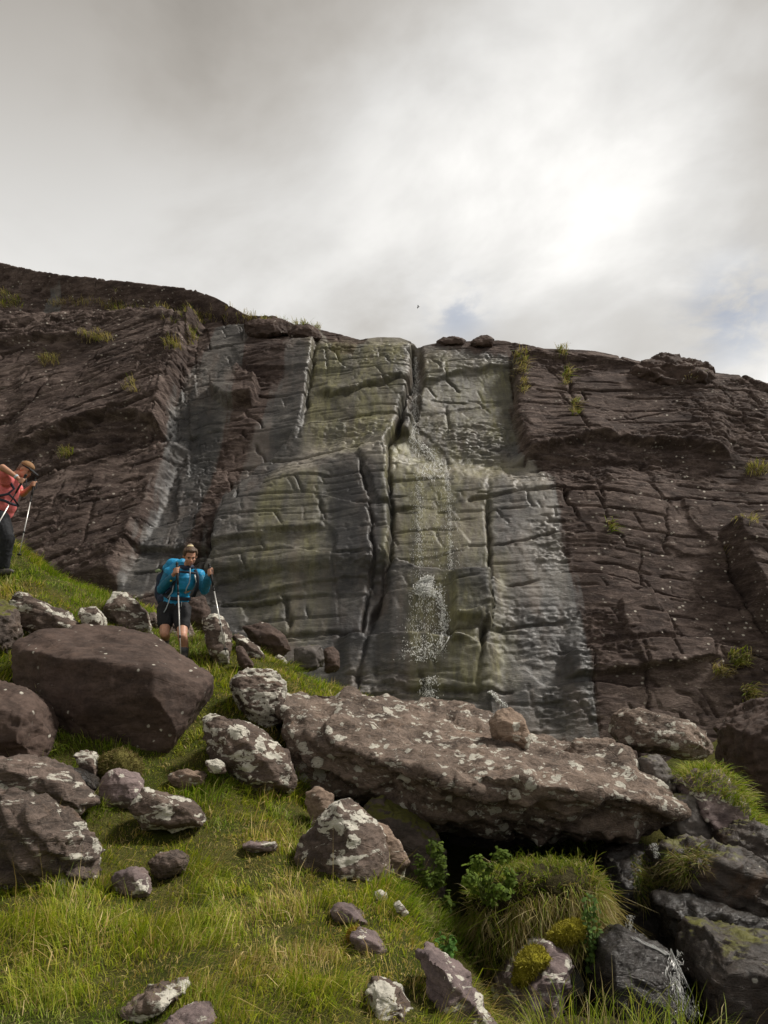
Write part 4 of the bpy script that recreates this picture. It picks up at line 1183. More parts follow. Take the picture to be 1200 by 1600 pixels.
# the grassy mound hanging over the stream
mound_c = P(845, 1430, 6.1)
mound = empty('grassy_mound', mound_c, 'overhanging mound of green and straw grass under the long slab', 'grass mound')
ROCKS_KEEP = len(ROCKS)
core = rock('turf', 'x', M['peat'], 6.2, [(742, 1425), (745, 1385), (780, 1366), (840, 1358), (910, 1360), (940, 1385), (946, 1440), (928, 1475), (890, 1485), (840, 1500), (790, 1530), (760, 1500)], depth=0.9, res=60, smooth=1, facets=0, front=[(750, 1420, -.3), (756, 1384, -.26), (840, 1366, -.3), (930, 1384, -.3), (938, 1440, -.34), (885, 1478, -.34), (800, 1515, -.3), (765, 1490, -.3)])
ROCKS.pop()
for k in ('label', 'category', 'group'):
    if k in core:
        del core[k]
for (reg, n, L, straw, down, wd, cm, nm_, dr) in (
        ([(725, 1420), (735, 1350), (960, 1335), (970, 1430), (900, 1400), (800, 1400)], 6000, 0.055, 0.2, 0.0, 0.005, 0.8, 'green_grass', (0.3, 1.0)),
        ([(790, 1405), (950, 1375), (965, 1440), (930, 1470), (860, 1465), (800, 1500)], 4200, 0.17, 0.75, 1.0, 0.005, 0.95, 'dry_grass', (0.1, 0.5)),
        ([(735, 1420), (800, 1410), (820, 1490), (790, 1530), (750, 1500)], 2800, 0.13, 0.45, 1.0, 0.005, 0.7, 'hanging_grass', (0.2, 0.6))):
    rr, rn = roots_on(core, reg, 260, -0.6)
    pick_ = rng.integers(0, 260, n)
    rr, rn = rr[pick_] + rng.normal(0, 0.022, (n, 3)), rn[pick_]
    L = L * np.exp(rng.normal(0, 0.35, n))
    V, F, C = tuft_mesh(rr, rn, L, straw, droop=dr, width=wd, down=down, colmul=cm, spread=0.9)
    part_mesh(nm_, V, F, C, M['grass'], mound, 'stuff')
core.location = Vector(core.location) - Vector(mound_c)
core.parent = mound
gold = [(0.28, 0.25, 0.025), (0.2, 0.17, 0.02), (0.33, 0.29, 0.05)]
cushion('moss_cushion', 'golden moss patch on the right side of the grassy mound', 5.62, [(858, 1462), (880, 1446), (905, 1438), (918, 1450), (914, 1466), (890, 1472), (864, 1474)], M['moss_gold'], gold, 1500, 0.018)
cushion('moss_cushion', 'golden moss hanging at the foot of the grassy mound', 5.42, [(802, 1535), (812, 1505), (832, 1488), (852, 1482), (858, 1500), (835, 1525), (815, 1540)], M['moss_gold'], gold, 1500, 0.018)
cushion('moss_cushion', 'orange moss on the end of a purple stone', 4.66, [(541, 1464), (548, 1454), (562, 1452), (570, 1458), (560, 1468), (548, 1472)], M['moss_gold'], [(0.26, 0.15, 0.02), (0.3, 0.22, 0.03)], 700, 0.014)
wet_edge = [o for l, o in byl.items() if 'filling the gully' in l][0]
low = [o for l, o in byl.items() if 'low dark mossy slab' in l][0]
t = empty('moss_curtain', wet_edge.location, 'olive moss and grass hanging down the wet rock behind the mound', 'moss')
r1, n1 = roots_on(wet_edge, [(985, 1335), (1022, 1328), (1025, 1400), (1005, 1415), (990, 1390)], 1100, -0.9)
V, F, C = tuft_mesh(r1, n1, 0.12, 0.5, droop=(0.1, 0.5), width=0.006, down=0.8, colmul=0.55)
part_mesh('strand_clump', V, F, C, M['grass'], t, 'stuff')
t = empty('moss_curtain', low.location, 'brown mossy grass matted on the low dark slab', 'moss')
r1, n1 = roots_on(low, [(1030, 1345), (1095, 1318), (1110, 1345), (1075, 1378), (1035, 1380)], 1300, -0.6)
V, F, C = tuft_mesh(r1, n1, 0.10, 0.6, droop=(0.3, 0.8), width=0.006, down=0.6, colmul=0.55)
part_mesh('strand_clump', V, F, C, M['grass'], t, 'stuff')
# grass fringe on the near bank at the bottom right
bx = np.concatenate([rng.uniform(0.75, 1.45, 260), rng.uniform(0.5, 2.2, 120)])
by = rng.uniform(3.25, 3.6, len(bx))
bz = np.full(len(bx), -1.42) + rng.normal(0, 0.03, len(bx))
t = empty('grass_tuft', (1.1, 3.4, -1.45), 'sharp green grass tuft rising at the bottom edge before the stream', 'grass tuft')
hm = rock('turf', 'x', M['peat'], 3.45, [(800, 1700), (850, 1672), (950, 1662), (1080, 1672), (1180, 1690), (1180, 1840), (800, 1840)], res=30)
ROCKS.pop()
for k in ('label', 'category', 'group'):
    if k in hm:
        del hm[k]
r1, n1 = roots_on(hm, [(790, 1760), (790, 1600), (1190, 1600), (1190, 1760)], 620, 0.1, facing=False)
V, F, C = tuft_mesh(r1, n1, 0.24, 0.2, droop=(0.2, 0.8), width=0.0035)
part_mesh('blade_clump', V, F, C, M['grass'], t, 'stuff')
hm.location = Vector(hm.location) - Vector(t.location)
hm.parent = t


# ------------------------------------------------------------------ leafy plants in the gully
def leafy(name, label, centre, rad, n, size, cols, round_=False, droop=0.0):
    t = empty(name, centre - np.array((0, 0, rad[2])), label, 'plant', 'leafy plants in the gully')
    d = unit(rng.normal(0, 1, (n, 3)))
    d[:, 1] = -np.abs(d[:, 1]) * 0.9 + 0.25
    subs = centre + rng.normal(0, 0.55, (14, 3)) * np.array(rad)
    p = subs[rng.integers(0, 14, n)] + d * np.array(rad) * 0.38 * (rng.uniform(0.2, 1.0, (n, 1)) ** 0.6)
    if rad[2] > 3 * rad[0]:
        p = centre + rng.uniform(-1, 1, (n, 3)) * np.array(rad)
    nrm = unit(d * 0.5 + np.array((0, -0.35, 0.75)) + rng.normal(0, 0.35, (n, 3)))
    a = unit(np.cross(nrm, rng.normal(0, 1, (n, 3))))
    b = np.cross(nrm, a)
    Vl, Fl, Cl = [], [], []
    shape = [(0, 0), (0.35, 0.38), (0.7, 0.34), (1.0, 0.0), (0.7, -0.34), (0.35, -0.38)] if not round_ else [(0, 0), (0.2, 0.45), (0.7, 0.5), (1.0, 0.0), (0.7, -0.5), (0.2, -0.45)]
    cnt = 0
    cc = np.array(cols)
    for k in range(n):
        c0 = cc[rng.integers(0, len(cc))] * rng.uniform(0.7, 1.3)
        for th in ((-1.0, 0.0, 1.0) if not round_ else (0.0,)):
            ca_, sa_ = math.cos(th), math.sin(th)
            da, db = a[k] * ca_ + b[k] * sa_, -a[k] * sa_ + b[k] * ca_
            s = size * rng.uniform(0.7, 1.25)
            for (u, w) in shape:
                Vl.append(p[k] + da * u * s + db * w * s - nrm[k] * (u * u * 0.25 * s) + nrm[k] * abs(w) * 0.2 * s)
                Cl.append((*c0, 1.0))
            Fl += [(cnt, cnt + 1, cnt + 5), (cnt + 1, cnt + 2, cnt + 4), (cnt + 1, cnt + 4, cnt + 5), (cnt + 2, cnt + 3, cnt + 4)]
            cnt += 6
    part_mesh('foliage', np.array(Vl), np.array(Fl), np.array(Cl), M['leaf'], t, 'stuff')
    m = 26
    base = centre + np.array((0, 0.1, -rad[2] * 0.9))
    tips = p[rng.integers(0, n, m)]
    sv, sf = [], []
    for k in range(m):
        q0, q1 = base + rng.normal(0, 0.02, 3), tips[k]
        i = len(sv)
        for q, w in ((q0, 0.003), ((q0 + q1) / 2 + np.array((0, -0.02, 0.02)), 0.0025), (q1, 0.0015)):
            sv += [q + np.array((w, 0, 0)), q + np.array((-w, w, 0)), q + np.array((-w, -w, 0))]
        for r in (0, 3):
            for j in range(3):
                sf += [(i + r + j, i + r + (j + 1) % 3, i + r + 3 + (j + 1) % 3), (i + r + j, i + r + 3 + (j + 1) % 3, i + r + 3 + j)]
    part_mesh('stem', np.array(sv), np.array(sf), np.tile((0.10, 0.13, 0.03, 1.0), (len(sv), 1)), M['leaf'], t)
    return t


PAR = [(0.075, 0.115, 0.012), (0.10, 0.145, 0.018), (0.055, 0.09, 0.010)]
leafy('leafy_plant', 'dark green leafy plant hanging beside the mossy rock at the gully edge', P(677, 1362, 6.15), (0.13, 0.12, 0.19), 330, 0.024, PAR)
leafy('leafy_plant', 'bright leafy plant on the top left of the grassy mound', P(762, 1375, 5.75), (0.17, 0.13, 0.15), 420, 0.024, [(0.10, 0.16, 0.016), (0.135, 0.195, 0.024), (0.075, 0.12, 0.012)])
leafy('creeping_plant', 'round leaved creeper trailing down the right of the golden moss', P(926, 1462, 5.62), (0.045, 0.05, 0.24), 130, 0.028, [(0.08, 0.14, 0.03), (0.10, 0.17, 0.04)], round_=True)
leafy('leafy_plant', 'small green sprig on the gully bank beside the pitted rock', P(700, 1480, 4.75), (0.06, 0.05, 0.06), 60, 0.02, [(0.07, 0.16, 0.025)])

# ------------------------------------------------------------------ water
def water_mat(name, white):
    m, T = new_mat(name)
    b = T.n('ShaderNodeBsdfPrincipled', {'Base Color': (0.86, 0.86, 0.83), 'Roughness': 0.3, 'Specular IOR Level': 0.6, 'Transmission Weight': 1.0 - white, 'IOR': 1.33})
    out(T, b.outputs[0])
    return m


M['foam'] = water_mat('white_water', 1.0)
M['water'] = water_mat('clear_water', 0.35)


def drops(pts, L, w, along=(0, -0.15, -1.0), jit=0.35):
    """stretched droplets: thin octahedra"""
    pts = np.asarray(pts)
    n = len(pts)
    a = unit(np.array(along) + rng.normal(0, jit, (n, 3)))
    s = unit(np.cross(a, np.array((0.0, 1.0, 0.2))))
    q = np.cross(a, s)
    l_ = (L * rng.uniform(0.35, 1.5, n))[:, None]
    w_ = (w * rng.uniform(0.5, 1.4, n))[:, None]
    V = np.stack([pts + a * l_, pts + s * w_, pts + q * w_, pts - s * w_, pts - q * w_, pts - a * l_ * 0.8], 1).reshape(-1, 3)
    f = np.array([(0, 1, 2), (0, 2, 3), (0, 3, 4), (0, 4, 1), (5, 2, 1), (5, 3, 2), (5, 4, 3), (5, 1, 4)])
    F = (f[None] + (np.arange(n) * 6)[:, None, None]).reshape(-1, 3)
    return V, F


def fall_points(rows, n, sx_, lift):
    """points scattered about a falling line given by photo pixels (px, py, half width)"""
    a = np.array(rows, float)
    ys = rng.uniform(a[0, 1], a[-1, 1], n)
    xs = np.interp(ys, a[:, 1], a[:, 0]) + np.interp(ys, a[:, 1], a[:, 2]) * sx_(n)
    return on_cliff(xs, ys, lift * rng.uniform(0.3, 1.6, n))


wf = empty('waterfall', on_cliff(665, 1000), 'thin white waterfall trickling down the green stained rock', 'waterfall')


def wpart(name, pts, L, w, **k):
    V, F = drops(pts, L, w, **k)
    o = obj(name, mesh_from(name, V - np.array(wf.location), F, M['foam'], smooth=True), parent=wf)
    o['kind'] = 'stuff'


def strands(name, rows, n, sx_, Lpx, w, lift, wig=2.0):
    """thin threads of water that run down the rock"""
    a = np.array(rows, float)
    m = 9
    y0 = rng.uniform(a[0, 1], a[-1, 1] - Lpx * 0.5, n)
    ln = Lpx * rng.uniform(0.4, 1.2, n)
    off = sx_(n)
    t = np.linspace(0, 1, m)
    ys = np.minimum(y0[:, None] + ln[:, None] * t, a[-1, 1])
    ph = rng.uniform(0, 6, (n, 1))
    xs = np.interp(ys, a[:, 1], a[:, 0]) + np.interp(ys, a[:, 1], a[:, 2]) * off[:, None] + wig * np.sin(ph + t[None] * rng.uniform(3, 9, (n, 1)))
    p = on_cliff(xs, ys, np.repeat(lift * rng.uniform(0.3, 1.5, (n, 1)), m, 1))
    ww = w * rng.uniform(0.5, 1.5, (n, 1)) * (np.sin(np.pi * np.clip(t, 0.04, 0.96))[None]) * rng.uniform(0.4, 1.3, (n, m))
    ex = np.array((1.0, 0, 0)); ey = NRM
    V = np.stack([p - ex * ww[..., None], p + ey * ww[..., None] * 0.7, p + ex * ww[..., None]], 2).reshape(-1, 3)
    b = (np.arange(n)[:, None] * m + np.arange(m - 1)[None])[..., None] * 3
    q0 = np.concatenate([b + 0, b + 1, b + 4, b + 3], -1).reshape(-1, 4)
    q1 = np.concatenate([b + 1, b + 2, b + 5, b + 4], -1).reshape(-1, 4)
    o = obj(name, mesh_from(name, V - np.array(wf.location), np.concatenate([q0, q1]), M['foam'], smooth=True), parent=wf)
    o['kind'] = 'stuff'


nd = lambda n: rng.normal(0, 0.5, n)
ud = lambda n: rng.uniform(-1, 1, n)
wpart('upper_trickle', fall_points([(649, 560, 3), (650, 600, 4), (648, 650, 5), (645, 690, 8)], 620, nd, 0.05), 0.028, 0.0042)
wpart('fan', fall_points([(645, 686, 6), (660, 705, 22), (672, 725, 28), (678, 750, 28)], 300, nd, 0.04), 0.024, 0.0055, along=(0.5, -0.1, -0.7), jit=0.8)
wpart('curtain', np.concatenate([fall_points([(655, 730, 10), (654, 800, 6), (656, 905, 8)], 520, nd, 0.06), fall_points([(696, 730, 4), (703, 800, 4), (703, 900, 5)], 480, nd, 0.06),
                                 fall_points([(676, 740, 34), (680, 820, 40), (682, 905, 42)], 420, ud, 0.06)]), 0.022, 0.0036)
wpart('splash', np.concatenate([fall_points([(668, 906, 8), (664, 922, 15), (670, 935, 22)], 520, nd, 0.09), fall_points([(664, 1008, 30), (662, 1020, 34), (658, 1036, 34)], 170, nd, 0.06)]), 0.028, 0.0085, jit=1.2)
wpart('lower_fall', np.concatenate([fall_points([(666, 928, 24), (664, 970, 28), (664, 1024, 32)], 460, nd, 0.08), fall_points([(686, 935, 6), (694, 975, 7), (688, 1015, 8)], 300, nd, 0.08)]), 0.024, 0.0046)
wpart('foot_spray', np.concatenate([fall_points([(672, 1060, 12), (668, 1080, 14), (672, 1096, 12)], 240, nd, 0.06), fall_points([(764, 1082, 3), (775, 1092, 4), (790, 1106, 6)], 140, nd, 0.05)]), 0.026, 0.007, jit=0.8)
strands('upper_strand', [(649, 556, 4), (650, 600, 4), (648, 650, 5), (645, 690, 8)], 40, nd, 12, 0.0040, 0.03)
strands('fan_strand', [(644, 686, 5), (662, 705, 22), (674, 725, 30), (680, 755, 34)], 45, nd, 12, 0.0055, 0.03, 2.0)
strands('curtain_strand', [(656, 735, 14), (655, 800, 9), (657, 905, 10)], 12, nd, 10, 0.0028, 0.03)
strands('curtain_strand', [(697, 735, 6), (703, 800, 4), (703, 902, 6)], 12, nd, 10, 0.0030, 0.03)
strands('curtain_strand', [(676, 740, 34), (680, 820, 42), (684, 905, 46)], 10, ud, 10, 0.0025, 0.03)
strands('splash_strand', [(668, 904, 7), (664, 918, 16), (668, 932, 24)], 110, nd, 5, 0.0090, 0.06, 4.0)
cl = lambda n: rng.choice([-0.92, -0.6, -0.42, -0.05, 0.12, 0.5, 0.88], n) + rng.normal(0, 0.07, n)
strands('lower_strand', [(666, 928, 24), (664, 970, 30), (664, 1018, 34)], 30, cl, 9, 0.0040, 0.05)
strands('lower_strand', [(686, 930, 7), (694, 975, 7), (688, 1016, 9)], 50, nd, 8, 0.0070, 0.05)
strands('foot_strand', [(664, 1013, 34), (662, 1020, 38), (660, 1027, 36)], 40, ud, 3, 0.0060, 0.05, 4.0)
strands('foot_strand', [(672, 1056, 12), (668, 1080, 14), (672, 1097, 12)], 24, nd, 8, 0.004, 0.04)
wpart('foam_head', np.concatenate([fall_points([(670, 905, 6), (664, 914, 12), (660, 924, 12)], 260, nd, 0.10), fall_points([(684, 926, 8), (692, 960, 7), (694, 1000, 8)], 170, nd, 0.08), fall_points([(650, 690, 6), (668, 706, 10), (690, 728, 6)], 150, nd, 0.05)]), 0.022, 0.012, jit=1.5)
# stream in the gully
st_ = empty('stream', (1.75, 5.4, -2.1), 'black stream water with a white splash beside the wet rock', 'stream')
xs = np.linspace(0.7, 3.2, 50); ys = np.linspace(3.2, 8.6, 90)
SXg, SYg = np.meshgrid(xs, ys)
SZg = -1.98 + 0.02 * fbm(SXg * 4, SYg * 4, 0.0, 3, seed=301) + 0.10 * sstep(5, 8, SYg)
si = np.arange(SXg.size).reshape(SXg.shape)
sq = np.stack([si[:-1, :-1], si[:-1, 1:], si[1:, 1:], si[1:, :-1]], -1).reshape(-1, 4)
m_, T_m = new_mat('stream_water')
out(T_m, T_m.n('ShaderNodeBsdfPrincipled', {'Base Color': (0.012, 0.012, 0.01), 'Roughness': 0.08, 'IOR': 1.33}).outputs[0])
obj('water_surface', mesh_from('water_surface', np.stack([SXg, SYg, SZg], -1).reshape(-1, 3) - np.array(st_.location), sq, m_), parent=st_)


def px_cloud(rows, Y, n, sx_=None):
    a = np.array(rows, float)
    ys = rng.uniform(a[0, 1], a[-1, 1], n)
    xs = np.interp(ys, a[:, 1], a[:, 0]) + np.interp(ys, a[:, 1], a[:, 2]) * rng.normal(0, 0.5, n)
    return np.array([P(x, y, Y + rng.normal(0, 0.05)) for x, y in zip(xs, ys)])


sp_pts = np.concatenate([px_cloud([(1060, 1485, 4), (1055, 1520, 16), (1066, 1560, 22), (1090, 1590, 16)], 5.02, 160), px_cloud([(985, 1430, 5), (984, 1455, 8)], 5.9, 70), px_cloud([(1022, 1318, 6), (1026, 1340, 8)], 6.6, 80)])
wetr = [o for l, o in byl.items() if 'water running over its right side' in l][0]
from mathutils.bvhtree import BVHTree
_wm = wetr.data
_bvh = BVHTree.FromPolygons([tuple(p) for p in (get_v(_wm) + np.array(wetr.location))], [tuple(p.vertices) for p in _wm.polygons])


def on_rock(px, py, default):
    d_ = Vector(P_dir(px, py))
    hit = _bvh.ray_cast(Vector((0, 0, 0)), d_)
    return np.array(hit[0] - d_ * 0.012) if hit[0] is not None else default


def rill(name, rows, n, w):
    """water threads running over the wet rock in the gully"""
    a = np.array(rows, float)
    V, F = [], []
    for k in range(n):
        y0 = rng.uniform(a[0, 1], a[-1, 1] - 8)
        ln = rng.uniform(6, 26)
        off = rng.normal(0, 0.45)
        prev = P(a[0, 0], a[0, 1], 5.2)
        ph = rng.uniform(0, 6)
        for j in range(7):
            y = min(y0 + ln * j / 6, a[-1, 1])
            x = np.interp(y, a[:, 1], a[:, 0]) + np.interp(y, a[:, 1], a[:, 2]) * off + 1.2 * math.sin(ph + j)
            p = on_rock(x, y, prev)
            prev = p
            ww = w * rng.uniform(0.3, 1.3) * math.sin(math.pi * (0.06 + 0.88 * j / 6))
            V += [p + np.array((-ww, 0, 0)), p + np.array((0, -ww, ww * 0.4)), p + np.array((ww, 0, 0))]
            if j:
                b = len(V) - 6
                F += [(b, b + 1, b + 4, b + 3), (b + 1, b + 2, b + 5, b + 4)]
    o = obj(name, mesh_from(name, np.array(V) - np.array(st_.location), np.array(F), M['foam']), parent=st_)
    o['kind'] = 'stuff'


rill('rill', [(1048, 1482, 4), (1052, 1515, 14), (1062, 1550, 20), (1082, 1592, 18), (1090, 1600, 16)], 90, 0.0024)
rill('rill', [(985, 1462, 4), (1000, 1470, 8), (1030, 1484, 6), (1044, 1492, 5)], 36, 0.003)
V, F = drops(sp_pts, 0.013, 0.0022, along=(0.2, -0.2, -1), jit=0.6)
o = obj('splash', mesh_from('splash', V - np.array(st_.location), F, M['water']), parent=st_)
o['kind'] = 'stuff'

# ------------------------------------------------------------------ people
def frame(z, hint=(0, 0, 1)):
    z = np.asarray(z, float); z = z / np.linalg.norm(z)
    h = np.asarray(hint, float)
    x = np.cross(h, z)
    if np.linalg.norm(x) < 1e-6:
        x = np.cross((1, 0, 0), z)
    x /= np.linalg.norm(x)
    return x, np.cross(z, x), z


class Blob:
    """overlapping closed shapes that are fused into one continuous skin"""
    def __init__(self):
        self.bm = bmesh.new()
    def ell(self, c, r, x=(1, 0, 0), y=(0, 1, 0), z=(0, 0, 1), sub=3):
        m = Matrix(((x[0] * r[0], y[0] * r[1], z[0] * r[2], c[0]), (x[1] * r[0], y[1] * r[1], z[1] * r[2], c[1]), (x[2] * r[0], y[2] * r[1], z[2] * r[2], c[2]), (0, 0, 0, 1)))
        bmesh.ops.create_icosphere(self.bm, subdivisions=sub, radius=1.0, matrix=m)
        return self
    def cap(self, a, ra, b, rb, flat=1.0, hint=(0, 1, 0)):
        """tapered limb with round ends; flat < 1 thins it along the hint direction"""
        a, b = np.asarray(a, float), np.asarray(b, float)
        d = b - a
        L = np.linalg.norm(d)
        x, y, z = frame(d, hint)
        vs0 = []
        n = 14
        rings = [(-0.9, 0.35), (-0.6, 0.8), (0, 1.0)]
        pts = [(t * ra, s * ra) for t, s in rings] + [(L * 0.5, (ra + rb) * 0.5)] + [(L - t * rb, s * rb) for t, s in reversed(rings)]
        prev = None
        tip0 = self.bm.verts.new(tuple(a - z * ra))
        for (t, r) in pts:
            ring = [self.bm.verts.new(tuple(a + z * t + (x * math.cos(k * 2 * math.pi / n) + y * flat * math.sin(k * 2 * math.pi / n)) * r)) for k in range(n)]
            for k in range(n):
                if prev is None:
                    self.bm.faces.new((tip0, ring[(k + 1) % n], ring[k]))
                else:
                    self.bm.faces.new((prev[k], prev[(k + 1) % n], ring[(k + 1) % n], ring[k]))
            prev = ring
        tip1 = self.bm.verts.new(tuple(b + z * rb))
        for k in range(n):
            self.bm.faces.new((prev[k], prev[(k + 1) % n], tip1))
        return self
    def chain(self, pts, **k):
        for (a, ra), (b, rb) in zip(pts[:-1], pts[1:]):
            self.cap(a, ra, b, rb, **k)
        return self
    def build(self, name, mat, parent, voxel=0.007, smooth=3, wrinkle=0.0, wscale=14.0, seed=1, wdir=(1, 1, 1), label=None):
        bmesh.ops.recalc_face_normals(self.bm, faces=self.bm.faces)
        me = bpy.data.meshes.new(name)
        self.bm.to_mesh(me)
        self.bm.free()
        o = bpy.data.objects.new('tmp', me)
        col.objects.link(o)
        md = o.modifiers.new('r', 'REMESH'); md.mode = 'VOXEL'; md.voxel_size = voxel
        sm = o.modifiers.new('s', 'SMOOTH'); sm.factor = 0.5; sm.iterations = smooth
        me = bake(o)
        v = get_v(me)
        if wrinkle:
            n = get_n(me)
            w = fbm(v[:, 0] * wscale * wdir[0], v[:, 1] * wscale * wdir[1], v[:, 2] * wscale * wdir[2], 3, seed=seed, ridged=True)
            v = v + n * (w * wrinkle)[:, None]
        g = parent
        while g.parent is not None:
            g = g.parent
        set_v(me, v - np.array(g.location))
        me.name = name
        me.polygons.foreach_set('use_smooth', np.ones(len(me.polygons), bool))
        me.materials.clear()
        me.materials.append(mat)
        o = obj(name, me, parent=parent)
        if label:
            o['label'] = label
        return o


def skin_mat(name, c):
    m, T = new_mat(name)
    co = T.n('ShaderNodeTexCoord').outputs['Object']
    nz = T.noise(co, 25.0, 3.0)
    cc = T.mix(T.ss(nz, 0.35, 0.65), tuple(x * 0.88 for x in c), c)
    out(T, T.n('ShaderNodeBsdfPrincipled', {'Base Color': cc, 'Roughness': 0.5, 'Specular IOR Level': 0.35, 'Subsurface Weight': 0.15, 'Subsurface Radius': (0.02, 0.008, 0.004), 'Subsurface Scale': 0.3}).outputs[0])
    return m


M['skin'] = skin_mat('skin', (0.56, 0.30, 0.20))
M['skin2'] = skin_mat('skin_tanned', (0.50, 0.265, 0.17))
M['lips'] = plain('lips', (0.34, 0.12, 0.10), 0.5)
M['eye'] = plain('eye_dark', (0.03, 0.022, 0.018), 0.3)
M['hair'] = plain('hair_brown', (0.085, 0.05, 0.028), 0.55, bump=0.004, bscale=90, var=0.4)
M['hair2'] = plain('hair_grey_brown', (0.16, 0.10, 0.06), 0.6, bump=0.004, bscale=90, var=0.4)
M['jacket'] = plain('jacket_blue', (0.012, 0.27, 0.52), 0.55, bump=0.002, bscale=40, var=0.12)
M['sleeve'] = plain('sleeve_teal', (0.010, 0.15, 0.26), 0.6, var=0.12)
M['piping'] = plain('piping_grey', (0.45, 0.52, 0.56), 0.5)
M['black'] = plain('black_cloth', (0.012, 0.012, 0.014), 0.8, bump=0.002, bscale=60, var=0.2)
M['navy'] = plain('pack_navy', (0.018, 0.027, 0.055), 0.75, bump=0.003, bscale=50, var=0.25)
M['strap'] = plain('strap_dark', (0.02, 0.025, 0.04), 0.7)
M['yellow'] = plain('cuff_yellow', (0.72, 0.58, 0.02), 0.6)
M['coral'] = plain('shirt_coral', (0.76, 0.185, 0.185), 0.75, bump=0.002, bscale=50, var=0.12)
M['redpack'] = plain('pack_red', (0.55, 0.045, 0.02), 0.65, bump=0.003, bscale=40, var=0.2)
M['trouser'] = plain('trouser_black', (0.014, 0.015, 0.018), 0.85, bump=0.003, bscale=40, var=0.3)
M['tan'+'cap'] = plain('cap_tan', (0.25, 0.135, 0.06), 0.75, bump=0.002, bscale=60, var=0.2)
M['boot'] = plain('boot_grey', (0.085, 0.075, 0.07), 0.7, bump=0.003, bscale=50, var=0.3)
M['sock'] = plain('sock_grey', (0.12, 0.12, 0.13), 0.9)
M['alu'] = plain('pole_silver', (0.62, 0.61, 0.58), 0.35, metal=0.6)
M['grip'] = plain('grip_black', (0.015, 0.014, 0.014), 0.6)
M['red'] = plain('strap_red', (0.5, 0.04, 0.03), 0.6)
M['cream'] = plain('cream_band', (0.68, 0.56, 0.33), 0.7)
M['white'] = plain('white_tube', (0.75, 0.78, 0.76), 0.5)
M['green'] = plain('tag_green', (0.25, 0.32, 0.16), 0.6)


def tube(name, pts, r, mat, parent, flat=1.0, r2=None):
    """a swept tube through points as one mesh"""
    pts = [np.asarray(p, float) for p in pts]
    n = 8
    V, F = [], []
    for i, p in enumerate(pts):
        d = pts[min(i + 1, len(pts) - 1)] - pts[max(i - 1, 0)]
        x, y, z = frame(d, (0, 1, 0.1))
        rr_ = r if r2 is None else r + (r2 - r) * i / (len(pts) - 1)
        for k in range(n):
            a = 2 * math.pi * k / n
            V.append(p + (x * math.cos(a) + y * flat * math.sin(a)) * rr_)
    for i in range(len(pts) - 1):
        for k in range(n):
            F.append((i * n + k, i * n + (k + 1) % n, (i + 1) * n + (k + 1) % n, (i + 1) * n + k))
    F.append(tuple(range(n))[::-1])
    F.append(tuple(range((len(pts) - 1) * n, len(pts) * n)))
    g = parent
    while g.parent is not None:
        g = g.parent
    return obj(name, mesh_from(name, np.array(V) - np.array(g.location), F, mat), parent=parent)


def trek_pole(label, top, tip, group):
    """walking pole: grip, wrist strap, shaft sections, locks, basket and tip"""
    top, tip = np.asarray(top, float), np.asarray(tip, float)
    d = tip - top
    L = np.linalg.norm(d)
    z = d / L
    t = empty('walking_pole', tip, label, 'walking pole', group)
    at_ = lambda f: top + d * f
    tube('grip', [top - z * 0.03, top - z * 0.01, top + z * 0.05, top + z * 0.13, top + z * 0.22], 0.017, M['grip'], t, r2=0.013)
    tube('knob', [top - z * 0.055, top - z * 0.045, top - z * 0.03], 0.013, M['grip'], t, r2=0.02)
    tube('upper_shaft', [top + z * 0.2, at_(0.27)], 0.0085, M['grip'], t)
    tube('lower_shaft', [at_(0.25), at_(0.95)], 0.0082, M['alu'], t, r2=0.0065)
    tube('lock', [at_(0.25), at_(0.275)], 0.014, M['grip'], t)
    tube('lock', [at_(0.66), at_(0.685)], 0.012, M['grip'], t)
    x, y, _ = frame(z)
    c = at_(0.955)
    tube('basket', [c - z * 0.004, c + z * 0.006], 0.03, M['grip'], t)
    tube('tip', [at_(0.95), tip], 0.007, M['grip'], t, r2=0.003)
    s0 = top + z * 0.0
    tube('wrist_strap', [s0, s0 + np.array((0.03, 0.0, -0.03)), s0 + np.array((0.035, 0.0, -0.10)), s0 + np.array((0.015, 0, -0.12)), s0 + z * 0.03], 0.006, M['strap'], t)
    return t


def hand(B, wrist, c, axis, toward, r=0.016):
    """closed hand: palm beside the grip, four fingers wrapped round it, thumb along it"""
    c, axis = np.asarray(c, float), unit(np.asarray(axis, float))
    out_ = np.asarray(toward, float)
    out_ = unit(out_ - axis * (out_ @ axis))
    side = np.cross(axis, out_)
    palm = c - out_ * (r + 0.014)
    B.ell(palm, (0.042, 0.019, 0.036), axis, out_, side)
    B.cap(np.asarray(wrist, float), 0.026, palm - out_ * 0.006, 0.024)
    for k, (o_, fr) in enumerate(((-0.030, 0.0100), (-0.010, 0.0105), (0.010, 0.0100), (0.029, 0.0088))):
        base = c + axis * o_
        rr_ = r + 0.006
        pts = []
        for a in (200, 130, 60, -10 + 6 * k):
            pts.append((base + (out_ * math.cos(R_(a)) + side * math.sin(R_(a))) * rr_ * (1.35 if a > 120 else 1.0), fr))
        B.chain(pts)
    th = [palm + side * -0.026 - axis * 0.012, c - side * (r + 0.010) - axis * 0.034, c + out_ * 0.012 - side * (r + 0.004) - axis * 0.048]
    B.chain([(th[0], 0.013), (th[1], 0.0115), (th[2], 0.0095)])


